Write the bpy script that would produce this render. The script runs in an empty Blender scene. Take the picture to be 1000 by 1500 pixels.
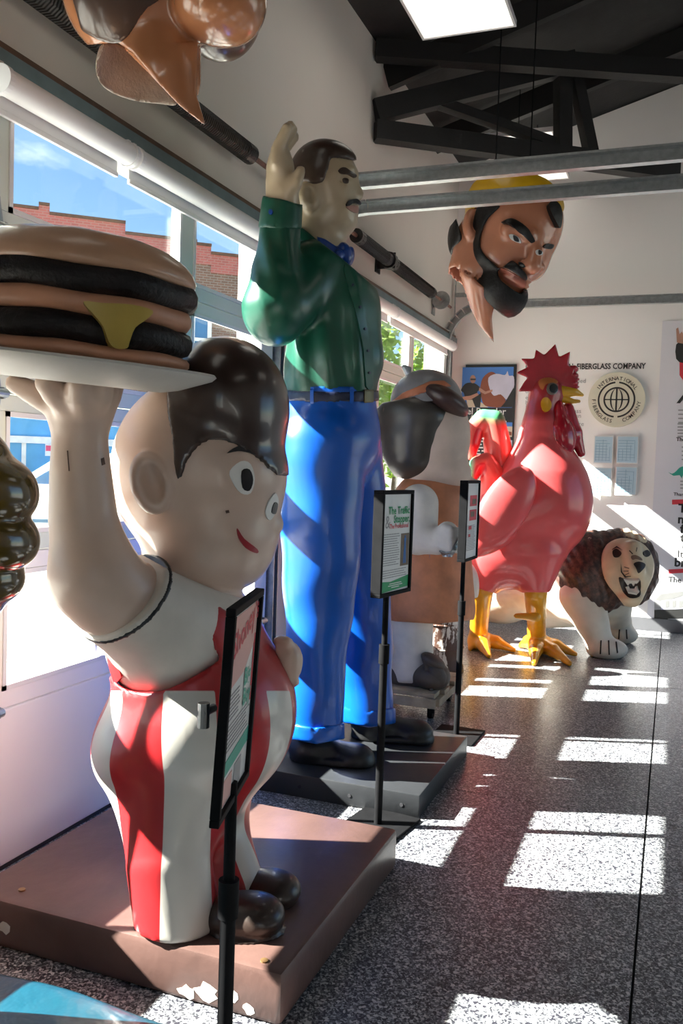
import bpy, bmesh, math, random
import numpy as np
from mathutils import Vector, Matrix
from mathutils.geometry import delaunay_2d_cdt
random.seed(7)
rng = np.random.default_rng(7)
SC = bpy.context.scene
COL = SC.collection

# ---------------------------------------------------------------- camera, sky, sun, exposure
# solved from the vanishing points of the room: focal length in pixels of the 1000 x 1500 photograph, picture centre, eye height
FPX, CX, HY, CAMZ = 1275.1, 500.0, 750.0, 1.5
AX_F = np.array([-0.3550, 0.9334, -0.0521])      # where the camera looks
AX_R = np.array([0.9334, 0.3575, 0.0])
AX_R = AX_R + np.array([0, 0, 0.0339]); AX_F /= np.linalg.norm(AX_F)
AX_R -= AX_F * (AX_R @ AX_F); AX_R /= np.linalg.norm(AX_R)
AX_U = np.cross(AX_R, AX_F)
FH = np.array([AX_F[0], AX_F[1], 0.0]); FH /= np.linalg.norm(FH)   # level forward direction
EYE = np.array([0.0, 0.0, CAMZ])

cam_data = bpy.data.cameras.new('camera')
cam_data.sensor_fit = 'HORIZONTAL'
cam_data.sensor_width = 36.0
cam_data.lens = 36.0 * FPX / 1000.0
cam_data.clip_end = 400
cam = bpy.data.objects.new('camera', cam_data)
_m = Matrix((Vector(AX_R), Vector(AX_U), Vector(-AX_F))).transposed().to_4x4()
_m.translation = Vector(EYE)
cam.matrix_world = _m
COL.objects.link(cam)
SC.camera = cam

SC.view_settings.view_transform = 'Standard'
SC.view_settings.look = 'None'
SC.view_settings.gamma = 1
SC.view_settings.use_curve_mapping = False
SC.view_settings.exposure = 1.95
SC.cycles.max_bounces = 8
SC.cycles.diffuse_bounces = 5
SC.cycles.glossy_bounces = 3
SC.cycles.transparent_max_bounces = 12
SC.cycles.caustics_reflective = False
SC.cycles.caustics_refractive = False
SC.cycles.sample_clamp_indirect = 6.0

SUN_DIR = Vector((1.0, 0.37, -0.725)).normalized()   # the way the light travels
sun_d = bpy.data.lights.new('sun', 'SUN')
sun_d.energy = 14.5
sun_d.angle = math.radians(0.53)
sun_d.color = (1.0, 0.94, 0.87)
sun = bpy.data.objects.new('sun', sun_d)
sun.rotation_euler = SUN_DIR.to_track_quat('-Z', 'Y').to_euler()
sun.location = (-12, -1, 9)
COL.objects.link(sun)

world = bpy.data.worlds.new('world')
SC.world = world
world.use_nodes = True
wt = world.node_tree
wt.nodes.clear()
w_out = wt.nodes.new('ShaderNodeOutputWorld')
w_bg = wt.nodes.new('ShaderNodeBackground')
w_sky = wt.nodes.new('ShaderNodeTexSky')
w_sky.sky_type = 'NISHITA'
w_sky.sun_disc = False
w_sky.sun_elevation = math.radians(35.5)
w_sky.sun_rotation = math.atan2(-SUN_DIR.x, -SUN_DIR.y)
w_sky.air_density = 1.0
w_sky.dust_density = 0.0
w_sky.ozone_density = 4.0
w_bg.inputs['Strength'].default_value = 0.066
w_tc = wt.nodes.new('ShaderNodeTexCoord')
w_map = wt.nodes.new('ShaderNodeMapping')
w_map.inputs['Scale'].default_value = (1, 1, 2.2)
w_n = wt.nodes.new('ShaderNodeTexNoise')
w_n.inputs['Scale'].default_value = 3.2
w_n.inputs['Detail'].default_value = 7
w_n.inputs['Roughness'].default_value = 0.55
w_r = wt.nodes.new('ShaderNodeMapRange')
w_r.inputs['From Min'].default_value = 0.60
w_r.inputs['From Max'].default_value = 0.80
w_mix = wt.nodes.new('ShaderNodeMix')
w_mix.data_type = 'RGBA'
w_mix.inputs['B'].default_value = (9.5, 9.6, 9.8, 1)
wt.links.new(w_tc.outputs['Generated'], w_map.inputs['Vector'])
wt.links.new(w_map.outputs[0], w_n.inputs['Vector'])
wt.links.new(w_n.outputs['Fac'], w_r.inputs['Value'])
wt.links.new(w_r.outputs[0], w_mix.inputs['Factor'])
wt.links.new(w_sky.outputs[0], w_mix.inputs['A'])
wt.links.new(w_mix.outputs['Result'], w_bg.inputs['Color'])
wt.links.new(w_bg.outputs[0], w_out.inputs[0])

# ---------------------------------------------------------------- measuring helpers (photo pixel + distance -> point in the room)
def ray(px, py):
    v = AX_F + AX_R * (px - CX) / FPX + AX_U * (HY - py) / FPX
    return v / (v @ FH)
def P(px, py, d):
    """d: level distance from the eye"""
    return EYE + d * ray(px, py)

def proj(p):
    q_ = p - EYE
    d = np.maximum(q_ @ AX_F, 1e-3)
    return CX + FPX * (q_ @ AX_R) / d, HY - FPX * (q_ @ AX_U) / d, q_ @ FH

def on_y(px, py, Y):
    v = ray(px, py); return EYE + v * (Y / v[1])
def on_x(px, py, X):
    v = ray(px, py); return EYE + v * (X / v[0])
def on_z(px, py, z):
    v = ray(px, py); return EYE + v * ((z - CAMZ) / v[2])
def on_plane(px, py, O, n):
    v = ray(px, py); return EYE + v * (((np.array(O, float) - EYE) @ n) / (v @ n))

# ---------------------------------------------------------------- objects
def empty(name, loc, label=None, cat=None, group=None, kind=None):
    o = bpy.data.objects.new(name, None)
    o.empty_display_size = 0.1
    o.location = Vector(loc)
    COL.objects.link(o)
    tag(o, label, cat, group, kind)
    return o

def tag(o, label=None, cat=None, group=None, kind=None):
    if label: o['label'] = label
    if cat: o['category'] = cat
    if group: o['group'] = group
    if kind: o['kind'] = kind
    return o

def wloc(o):
    v = Vector((0, 0, 0))
    while o is not None:
        v = v + o.location
        o = o.parent
    return v

def link(name, me, mat, parent=None, origin=None):
    """links a mesh whose coordinates are world coordinates"""
    o = bpy.data.objects.new(name, me)
    COL.objects.link(o)
    if mat is not None and not me.materials:
        me.materials.append(mat)
    if parent is not None:
        off = wloc(parent)
        o.parent = parent
    else:
        off = Vector(origin) if origin is not None else Vector((0, 0, 0))
        o.location = off
    if off.length > 0:
        me.transform(Matrix.Translation(-off))
    return o

class B:
    """collects shapes into one mesh, in world coordinates"""
    def __init__(s): s.bm = bmesh.new()
    def _xf(s, geom, M):
        bmesh.ops.transform(s.bm, matrix=M, verts=[v for v in geom if isinstance(v, bmesh.types.BMVert)])
    def box(s, lo, hi, bev=0.0, M=None):
        lo, hi = Vector(lo), Vector(hi)
        r = bmesh.ops.create_cube(s.bm, size=1.0)
        c, d = (lo + hi) / 2, hi - lo
        T = Matrix.Translation(c) @ Matrix.Diagonal((d.x, d.y, d.z, 1))
        if M is not None: T = M @ T
        bmesh.ops.transform(s.bm, matrix=T, verts=r['verts'])
        if bev > 0:
            es = list({e for v in r['verts'] for e in v.link_edges})
            bmesh.ops.bevel(s.bm, geom=es, offset=bev, segments=2, affect='EDGES', profile=0.5)
        return s
    def cyl(s, a, b, r, r2=None, n=16, caps=True):
        a, b = Vector(a), Vector(b)
        d = b - a
        q = d.to_track_quat('Z', 'Y').to_matrix().to_4x4()
        M = Matrix.Translation((a + b) / 2) @ q
        bmesh.ops.create_cone(s.bm, cap_ends=caps, segments=n, radius1=r, radius2=r if r2 is None else r2, depth=d.length, matrix=M)
        return s
    def tube(s, pts, r, n=10):
        pts = [Vector(p) for p in pts]
        rings = []
        up = None
        for i, p in enumerate(pts):
            t = (pts[min(i + 1, len(pts) - 1)] - pts[max(i - 1, 0)]).normalized()
            if up is None:
                up = Vector((0, 0, 1)) if abs(t.z) < 0.9 else Vector((1, 0, 0))
            x = t.cross(up).normalized(); y = x.cross(t).normalized(); up = y
            rr = r[i] if hasattr(r, '__len__') else r
            rings.append([s.bm.verts.new(p + (x * math.cos(2 * math.pi * k / n) + y * math.sin(2 * math.pi * k / n)) * rr) for k in range(n)])
        for A, C in zip(rings, rings[1:]):
            for k in range(n):
                s.bm.faces.new((A[k], A[(k + 1) % n], C[(k + 1) % n], C[k]))
        s.bm.faces.new(rings[0][::-1]); s.bm.faces.new(rings[-1])
        return s
    def lathe(s, prof, n=48, M=None, f=None):
        """prof: list of (radius, height); f(angle, i) -> (radius factor, dz)"""
        rings = []
        for i, (r, z) in enumerate(prof):
            ring = []
            for k in range(n):
                a = 2 * math.pi * k / n
                q, dz = f(a, i) if f else (1.0, 0.0)
                v = Vector((r * q * math.cos(a), r * q * math.sin(a), z + dz))
                ring.append(s.bm.verts.new(M @ v if M is not None else v))
            rings.append(ring)
        for A, C in zip(rings, rings[1:]):
            for k in range(n):
                s.bm.faces.new((A[k], A[(k + 1) % n], C[(k + 1) % n], C[k]))
        s.bm.faces.new(rings[0][::-1]); s.bm.faces.new(rings[-1])
        return s
    def prism(s, poly, O, xd, yd, t0, t1):
        """polygon (x, y) in the plane O + x*xd + y*yd, from t0 to t1 along the normal"""
        O, xd, yd = Vector(O), Vector(xd).normalized(), Vector(yd).normalized()
        n = xd.cross(yd)
        lo = [s.bm.verts.new(O + xd * x + yd * y + n * t0) for x, y in poly]
        hi = [s.bm.verts.new(O + xd * x + yd * y + n * t1) for x, y in poly]
        m = len(poly)
        s.bm.faces.new(hi); s.bm.faces.new(lo[::-1])
        for k in range(m):
            s.bm.faces.new((lo[k], lo[(k + 1) % m], hi[(k + 1) % m], hi[k]))
        return s
    def build(s, name, mat, parent=None, origin=None, smooth=False, ang=40):
        bmesh.ops.recalc_face_normals(s.bm, faces=s.bm.faces)
        me = bpy.data.meshes.new(name)
        s.bm.to_mesh(me); s.bm.free()
        if smooth:
            me.shade_smooth()
            me.set_sharp_from_angle(angle=math.radians(ang))
        return link(name, me, mat, parent, origin)

# ---------------------------------------------------------------- materials
def srgb(r, g, b):
    f = lambda c: (c / 255) / 12.92 if c / 255 <= 0.04045 else ((c / 255 + 0.055) / 1.055) ** 2.4
    return (f(r), f(g), f(b), 1.0)

class Mat:
    def __init__(s, name):
        s.m = bpy.data.materials.new(name)
        s.m.use_nodes = True
        s.t = s.m.node_tree
        s.p = s.t.nodes['Principled BSDF']
        s.out = s.t.nodes['Material Output']
    def n(s, kind, **kw):
        x = s.t.nodes.new(kind)
        for k, v in kw.items():
            if k in x.inputs: x.inputs[k].default_value = v
            else: setattr(x, k, v)
        return x
    def l(s, a, b): s.t.links.new(a, b)
    def mix(s, fac, a, b):
        x = s.n('ShaderNodeMix', data_type='RGBA')
        for v, k in ((fac, 'Factor'), (a, 'A'), (b, 'B')):
            sock = x.inputs[k] if k == 'Factor' else [i for i in x.inputs if i.name == k and i.type == 'RGBA'][0]
            if isinstance(v, (int, float, tuple)): sock.default_value = v
            else: s.l(v, sock)
        return [o for o in x.outputs if o.type == 'RGBA'][0]
    def ramp(s, v, a, b):
        x = s.n('ShaderNodeMapRange', **{'From Min': a, 'From Max': b})
        s.l(v, x.inputs['Value'])
        return x.outputs[0]
    def noise(s, scale, detail=4, rough=0.55, coord='Object'):
        tc = s.n('ShaderNodeTexCoord')
        x = s.n('ShaderNodeTexNoise', Scale=scale, Detail=detail, Roughness=rough)
        s.l(tc.outputs[coord], x.inputs['Vector'])
        return x.outputs['Fac']

def paint(name, col, rough=0.4, var=0.12, scale=5.0, bump=0.0, bscale=60.0, metal=0.0, coat=0.0, layers=(), wear=None, spec=0.5):
    """painted surface: base colour with soft variation, paint layers bounded by vertex fields, optional worn patches (colour, amount, scale)"""
    M = Mat(name)
    c = col if len(col) == 4 else (*col, 1)
    dark = tuple(v * (1 - var) for v in c[:3]) + (1,)
    lite = tuple(min(1, v * (1 + var * 0.8)) for v in c[:3]) + (1,)
    cur = M.mix(M.ramp(M.noise(scale), 0.3, 0.7), dark, lite)
    for attr, lc, soft in layers:
        a = M.n('ShaderNodeAttribute', attribute_name=attr)
        cur = M.mix(M.ramp(a.outputs['Fac'], -soft, soft), cur, lc)
    if wear:
        cur = M.mix(M.ramp(M.noise(wear[2], 6, 0.65), wear[1], wear[1] + 0.03), cur, wear[0])
    M.l(cur, M.p.inputs['Base Color'])
    M.p.inputs['Roughness'].default_value = rough
    M.p.inputs['Metallic'].default_value = metal
    M.p.inputs['Specular IOR Level'].default_value = spec
    if coat:
        M.p.inputs['Coat Weight'].default_value = coat
        M.p.inputs['Coat Roughness'].default_value = 0.085
    if bump:
        b = M.n('ShaderNodeBump', Strength=bump, Distance=0.01)
        M.l(M.noise(bscale, 3), b.inputs['Height'])
        M.l(b.outputs[0], M.p.inputs['Normal'])
    return M.m

def emit(name, col, s):
    M = Mat(name)
    M.p.inputs['Base Color'].default_value = (0.8, 0.8, 0.78, 1)
    M.p.inputs['Emission Color'].default_value = (*col, 1)
    M.p.inputs['Emission Strength'].default_value = s
    return M.m

def glass_mat(name):
    M = Mat(name)
    t = M.n('ShaderNodeBsdfTransparent', Color=(0.93, 0.96, 0.95, 1))
    g = M.n('ShaderNodeBsdfGlossy', Roughness=0.02)
    w = M.n('ShaderNodeLayerWeight', Blend=0.5)
    pw = M.n('ShaderNodeMath', operation='POWER'); pw.inputs[1].default_value = 4.0
    f = M.n('ShaderNodeMapRange', **{'To Min': 0.03, 'To Max': 0.35})
    M.l(w.outputs['Facing'], pw.inputs[0]); M.l(pw.outputs[0], f.inputs['Value'])
    x = M.n('ShaderNodeMixShader')
    M.l(f.outputs[0], x.inputs[0]); M.l(t.outputs[0], x.inputs[1]); M.l(g.outputs[0], x.inputs[2])
    M.l(x.outputs[0], M.out.inputs[0])
    return M.m
GLASS = glass_mat('window_glass')
STEEL = paint('galvanised_steel', (0.42, 0.44, 0.45), 0.38, 0.18, 30, metal=0.85)
BLACK = paint('black_powder_coat', (0.009, 0.009, 0.010), 0.6, 0.2, 20, spec=0.06)
WHITEP = paint('white_door_paint', (0.74, 0.72, 0.73), 0.45, 0.03, 3)

# ---------------------------------------------------------------- implicit shapes (moulded fibreglass bodies)
class S:
    def __init__(s, f, lo, hi): s.f, s.lo, s.hi = f, np.array(lo, float), np.array(hi, float)
    def __call__(s, p): return s.f(p)

VIEW = np.array([AX_R, AX_F, AX_U])
def roll(deg, base=VIEW):
    """axes turned in the picture plane, clockwise positive"""
    a = math.radians(deg); c, q = math.cos(a), math.sin(a)
    return np.array([base[0] * c - base[2] * q, base[1], base[0] * q + base[2] * c])
def yaw(deg, base=VIEW):
    a = math.radians(deg); c, q = math.cos(a), math.sin(a)
    return np.array([base[0] * c + base[1] * q, -base[0] * q + base[1] * c, base[2]])

def ell(c, r, R=VIEW):
    c = np.array(c, float); r = np.array(r, float); m = r.min(); mx = r.max()
    def f(p):
        q = (p - c) @ R.T
        a = q / r
        k0 = np.sqrt((a * a).sum(1)) + 1e-9
        k1 = np.sqrt(((a / r) ** 2).sum(1)) + 1e-9
        return k0 * (k0 - 1) / k1
    return S(f, c - mx, c + mx)

def cap(a, b, ra, rb=None):
    a = np.array(a, float); b = np.array(b, float); rb = ra if rb is None else rb
    ba = b - a; L2 = ba @ ba + 1e-12
    def f(p):
        q = p - a
        t = np.clip(q @ ba / L2, 0, 1)
        e = q - t[:, None] * ba
        return np.sqrt((e * e).sum(1)) - (ra + (rb - ra) * t)
    m = max(ra, rb)
    return S(f, np.minimum(a, b) - m, np.maximum(a, b) + m)

def chain(pts, rs, k=0.0):
    return U(*[cap(pts[i], pts[i + 1], rs[i], rs[i + 1]) for i in range(len(pts) - 1)], k=k)

def rbox(c, h, R=VIEW, rad=0.01):
    c = np.array(c, float); h = np.array(h, float)
    def f(p):
        q = np.abs((p - c) @ R.T) - (h - rad)
        return np.sqrt((np.maximum(q, 0) ** 2).sum(1)) + np.minimum(q.max(1), 0) - rad
    m = np.linalg.norm(h)
    return S(f, c - m, c + m)

def U(*ss, k=0.0):
    def f(p):
        d = ss[0](p)
        for s in ss[1:]:
            e = s(p)
            if k > 0:
                h = np.clip(0.5 + 0.5 * (e - d) / k, 0, 1)
                d = e * (1 - h) + d * h - k * h * (1 - h)
            else:
                d = np.minimum(d, e)
        return d
    return S(f, np.min([s.lo for s in ss], 0) - k * .3, np.max([s.hi for s in ss], 0) + k * .3)

def minus(a, b, k=0.0):
    def f(p):
        d, e = a(p), -b(p)
        if k > 0:
            h = np.clip(0.5 - 0.5 * (e - d) / k, 0, 1)
            return e * (1 - h) + d * h + k * h * (1 - h)
        return np.maximum(d, e)
    return S(f, a.lo, a.hi)

def inter(a, *bs):
    def f(p):
        d = a(p)
        for b in bs: d = np.maximum(d, b(p))
        return d
    return S(f, a.lo, a.hi)

def off(a, t): return S(lambda p: a(p) - t, a.lo - t, a.hi + t)

def wrap(a, g, e=0.0):
    """a displaced by a field g(points)"""
    return S(lambda p: a(p) + g(p), a.lo - e, a.hi + e)

def poly2(pts):
    """signed distance (pixels, negative inside) to a polygon drawn on the photograph"""
    V = np.array(pts, float)
    def f(x, y):
        d = np.full(x.shape, 1e18); s = np.ones(x.shape)
        n = len(V)
        j = n - 1
        for i in range(n):
            ex, ey = V[j] - V[i]
            wx, wy = x - V[i, 0], y - V[i, 1]
            t = np.clip((wx * ex + wy * ey) / (ex * ex + ey * ey + 1e-12), 0, 1)
            bx, by = wx - ex * t, wy - ey * t
            d = np.minimum(d, bx * bx + by * by)
            c1, c2, c3 = y >= V[i, 1], y < V[j, 1], ex * wy > ey * wx
            flip = (c1 & c2 & c3) | (~c1 & ~c2 & ~c3)
            s = np.where(flip, -s, s)
            j = i
        return s * np.sqrt(d)
    return f

def outline(pts, dlo, dhi, k=1.0):
    """solid swept from an outline between two distances"""
    g = poly2(pts)
    def f(p):
        x, y, d = proj(p)
        a = g(x, y) * d / FPX * k
        return np.maximum(a, np.maximum(dlo - d, d - dhi))
    c = [P(x, y, d) for x, y in pts for d in (dlo, dhi)]
    return S(f, np.min(c, 0), np.max(c, 0))

def rcyl(c, r, h, rad, R=VIEW):
    c = np.array(c, float)
    def f(p):
        q_ = (p - c) @ R.T
        a = np.hypot(q_[:, 0], q_[:, 1]) - (r - rad); b = np.abs(q_[:, 2]) - (h - rad)
        return np.hypot(np.maximum(a, 0), np.maximum(b, 0)) + np.minimum(np.maximum(a, b), 0) - rad
    m = np.hypot(r, h)
    return S(f, c - m, c + m)

def slab_z(z0, z1):
    return S(lambda p: np.maximum(z0 - p[:, 2], p[:, 2] - z1), (-99, -99, z0), (99, 99, z1))

EDGES = [(a, b) for a in range(8) for b in range(8) if a < b and bin(a ^ b).count('1') == 1]
CORN = np.array([[(i >> 2) & 1, (i >> 1) & 1, i & 1] for i in range(8)])

def nets(s, h):
    """surface nets over the shape's box, evaluated only near the surface"""
    lo = s.lo - 2.5 * h
    n = np.ceil((s.hi + 2.5 * h - lo) / h).astype(int) + 1
    C = 4
    nb = (n + C - 1) // C
    n = nb * C
    cx = [lo[i] + (np.arange(nb[i]) + 0.5) * C * h for i in range(3)]
    G = np.stack(np.meshgrid(*cx, indexing='ij'), -1).reshape(-1, 3)
    D0 = s(G).reshape(nb)
    act = np.abs(D0) < C * h * 2.0
    D = np.repeat(np.repeat(np.repeat(np.where(D0 < 0, -1.0, 1.0), C, 0), C, 1), C, 2)
    am = np.repeat(np.repeat(np.repeat(act, C, 0), C, 1), C, 2)
    I = np.argwhere(am)
    D[am] = s(lo + (I + 0.0) * h)
    # cells
    D8 = [D[c[0]:n[0] - 1 + c[0], c[1]:n[1] - 1 + c[1], c[2]:n[2] - 1 + c[2]] for c in CORN]
    neg = sum((d < 0).astype(np.int8) for d in D8)
    cell = (neg > 0) & (neg < 8)
    idx = np.argwhere(cell)
    vals = np.stack([d[cell] for d in D8], 1)
    acc = np.zeros((len(idx), 3)); cnt = np.zeros(len(idx))
    for a, b in EDGES:
        va, vb = vals[:, a], vals[:, b]
        m = (va < 0) != (vb < 0)
        t = np.where(m, va / np.where(m, va - vb, 1), 0)
        acc += np.where(m[:, None], CORN[a] + t[:, None] * (CORN[b] - CORN[a]), 0)
        cnt += m
    verts = lo + (idx + acc / cnt[:, None]) * h
    num = np.full(cell.shape, -1, np.int64); num[cell] = np.arange(len(idx))
    quads = []
    for ax in range(3):
        o1, o2 = [(1, 2), (2, 0), (0, 1)][ax]
        sl = [slice(1, n[i] - 1) for i in range(3)]
        sl[ax] = slice(0, n[ax] - 1)
        A = D[tuple(sl)]
        s2 = list(sl); s2[ax] = slice(1, n[ax])
        Bv = D[tuple(s2)]
        for sign in (0, 1):
            m = (A < 0) & (Bv >= 0) if sign == 0 else (A >= 0) & (Bv < 0)
            e = np.argwhere(m)
            if not len(e): continue
            base = e.copy()
            for i in range(3):
                if i != ax: base[:, i] += 1
            def cc(d1, d2):
                q = base.copy(); q[:, o1] -= d1; q[:, o2] -= d2
                return num[q[:, 0], q[:, 1], q[:, 2]]
            qd = np.stack([cc(1, 1), cc(0, 1), cc(0, 0), cc(1, 0)], 1)
            if sign: qd = qd[:, ::-1]
            quads.append(qd)
    quads = np.concatenate(quads)
    quads = quads[(quads >= 0).all(1)]
    return verts, quads

def grad(s, p, e=0.002):
    g = np.stack([s(p + np.eye(3)[i] * e) - s(p - np.eye(3)[i] * e) for i in range(3)], 1)
    return g / (np.linalg.norm(g, axis=1)[:, None] + 1e-9)

def mesh_np(name, V, F):
    me = bpy.data.meshes.new(name)
    me.vertices.add(len(V)); me.vertices.foreach_set('co', np.ascontiguousarray(V, np.float32).ravel())
    k = F.shape[1]
    me.loops.add(F.size); me.loops.foreach_set('vertex_index', np.ascontiguousarray(F, np.int32).ravel())
    me.polygons.add(len(F)); me.polygons.foreach_set('loop_start', np.arange(0, F.size, k, dtype=np.int32))
    me.update(calc_edges=True); me.validate()
    return me

def solid(name, s, h, mat, parent=None, fields=None, origin=None, sharp=None):
    V, F = nets(s, h)
    me = mesh_np(name, V, F)
    if len(me.vertices) == len(V):
        for k, g in (fields or {}).items():
            at = me.attributes.new(k, 'FLOAT', 'POINT')
            at.data.foreach_set('value', np.ascontiguousarray(g(V), np.float32))
    me.shade_smooth()
    if sharp: me.set_sharp_from_angle(angle=math.radians(sharp))
    return link(name, me, mat, parent, origin)

def pxfield(pts, front=None):
    """paint boundary field: positive inside the outline"""
    g = poly2(pts)
    def f(p):
        x, y, d = proj(p)
        v = -g(x, y)
        if front is not None: v = np.where(d > front, -5, v)
        return v
    return f

def trace(s, xs, ys, d0, d1):
    xs = np.asarray(xs, float); ys = np.asarray(ys, float)
    dirs = AX_F + np.outer((xs - CX) / FPX, AX_R) + np.outer((HY - ys) / FPX, AX_U)
    dirs = dirs / (dirs @ FH)[:, None]
    t = np.full(len(xs), float(d0)); best = np.full(len(xs), 1e9); bt = t.copy(); hit = np.zeros(len(xs), bool)
    for _ in range(90):
        p = EYE + dirs * t[:, None]
        v = s(p)
        up = v < best
        bt = np.where(up & ~hit, t, bt); best = np.where(up & ~hit, v, best)
        hit |= v < 0.0008
        t = np.where(hit, t, np.minimum(t + np.maximum(v * 0.8, 0.001), d1))
    return EYE + dirs * np.where(hit, t, bt)[:, None], hit

def hit(s, px, py, d0, d1):
    return trace(s, [px], [py], d0, d1)[0][0]

def smooth_poly(pts, n=4):
    """closed Catmull-Rom through the points"""
    out = []; m = len(pts)
    for i in range(m):
        p0, p1, p2, p3 = [np.array(pts[(i + k - 1) % m], float) for k in range(4)]
        for j in range(n):
            t = j / n
            out.append(tuple(0.5 * ((2 * p1) + (p2 - p0) * t + (2 * p0 - 5 * p1 + 4 * p2 - p3) * t * t + (3 * p1 - p0 - 3 * p2 + p3) * t ** 3)))
    return out

def decal(name, s, pts, d0, d1, t, mat, parent, step=None, smooth=3, sink=None):
    """a raised painted or moulded piece that follows the surface s inside an outline"""
    pts = smooth_poly(pts, smooth) if smooth else [tuple(p) for p in pts]
    V = np.array(pts)
    ext = (V.max(0) - V.min(0)).max()
    step = step or max(1.2, ext / 14)
    bd = []
    for i in range(len(V)):
        a, b = V[i], V[(i + 1) % len(V)]
        k = max(1, int(np.ceil(np.linalg.norm(b - a) / step)))
        for j in range(k): bd.append(a + (b - a) * j / k)
    nb = len(bd)
    xs, ys = np.meshgrid(np.arange(V[:, 0].min(), V[:, 0].max(), step), np.arange(V[:, 1].min(), V[:, 1].max(), step))
    xs, ys = xs.ravel(), ys.ravel()
    ins = poly2(pts)(xs, ys) < -0.45 * step
    P2 = [Vector(b) for b in bd] + [Vector((x, y)) for x, y in zip(xs[ins], ys[ins])]
    r = delaunay_2d_cdt(P2, [], [list(range(nb))], 1, 1e-4)
    pv = np.array([tuple(v) for v in r[0]]); tris = [f for f in r[2]]
    Q, _ = trace(s, pv[:, 0], pv[:, 1], d0, d1)
    N = grad(s, Q)
    view = Q - EYE; view /= np.linalg.norm(view, axis=1)[:, None]
    top = Q + N * t
    bot = Q - N * (t if sink is None else sink)
    from collections import Counter
    ec = Counter(); de = []
    for f in tris:
        for a, b in zip(f, list(f[1:]) + [f[0]]): ec[frozenset((a, b))] += 1; de.append((a, b))
    n = len(top)
    bm = bmesh.new()
    vs = [bm.verts.new(v) for v in top] + [bm.verts.new(v) for v in bot]
    for f in tris:
        try: bm.faces.new([vs[i] for i in f])
        except ValueError: pass
    for a, b in de:
        if ec[frozenset((a, b))] == 1:
            try: bm.faces.new((vs[a], vs[b], vs[b + n], vs[a + n]))
            except ValueError: pass
    bmesh.ops.recalc_face_normals(bm, faces=bm.faces)
    # outside must look to the eye
    if sum((f.normal.dot(f.calc_center_median() - Vector(EYE)) < 0) * f.calc_area() for f in bm.faces) < 0.4 * sum(f.calc_area() for f in bm.faces):
        bmesh.ops.reverse_faces(bm, faces=bm.faces)
    for v in [v for v in bm.verts if not v.link_faces]: bm.verts.remove(v)
    me = bpy.data.meshes.new(name); bm.to_mesh(me); bm.free()
    me.shade_smooth(); me.set_sharp_from_angle(angle=math.radians(50))
    return link(name, me, mat, parent)

# ---------------------------------------------------------------- lettering
def letters(name, items, O, xd, yd, mat, parent, lift=0.002, fit=None):
    """items: (text, x, y, cap size, align, bold) or with a 7th value = turn in degrees, on the plane O, xd, yd"""
    xd, yd = Vector(xd).normalized(), Vector(yd).normalized()
    nd = xd.cross(yd)
    O = Vector(O) + nd * lift
    base = Matrix((xd, yd, nd)).transposed().to_4x4(); base.translation = O
    bm = bmesh.new()
    for it in items:
        txt, x, y, sz, al, bold = it[:6]
        rot = it[6] if len(it) > 6 else 0
        cu = bpy.data.curves.new('lettering', 'FONT')
        cu.body = txt; cu.size = sz; cu.align_x = al; cu.align_y = 'BOTTOM_BASELINE'; cu.resolution_u = 2
        if bold: cu.offset = sz * 0.018 * bold
        if len(it) > 7: cu.shear = it[7]
        to = bpy.data.objects.new('lettering', cu)
        me = bpy.data.meshes.new_from_object(to)
        if fit:
            w_ = [v.co.x for v in me.vertices]; me.transform(Matrix.Diagonal((fit / (max(w_) - min(w_)), 1, 1, 1)))
        me.transform(base @ Matrix.Translation((x, y, 0)) @ Matrix.Rotation(math.radians(rot), 4, 'Z'))
        bm.from_mesh(me)
        bpy.data.objects.remove(to); bpy.data.meshes.remove(me); bpy.data.curves.remove(cu)
    me = bpy.data.meshes.new(name); bm.to_mesh(me); bm.free()
    me.validate()
    return link(name, me, mat, parent)

def flats(name, polys, O, xd, yd, mat, parent, lift=0.001, t=0.0008):
    b = B()
    for pl in polys: b.prism(pl, O, xd, yd, lift - t, lift)
    return b.build(name, mat, parent)
def rect(x0, y0, x1, y1): return [(x0, y0), (x1, y0), (x1, y1), (x0, y1)]
def disc(cx, cy, rx, ry=None, n=20): 
    ry = ry or rx
    return [(cx + rx * math.cos(2 * math.pi * k / n), cy + ry * math.sin(2 * math.pi * k / n)) for k in range(n)]
# ================================================================ THE SETTING
XW, YF, XR, YN = -2.24, 9.0, 3.5, -3.2      # left wall, far wall, right wall, wall behind the eye

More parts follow.
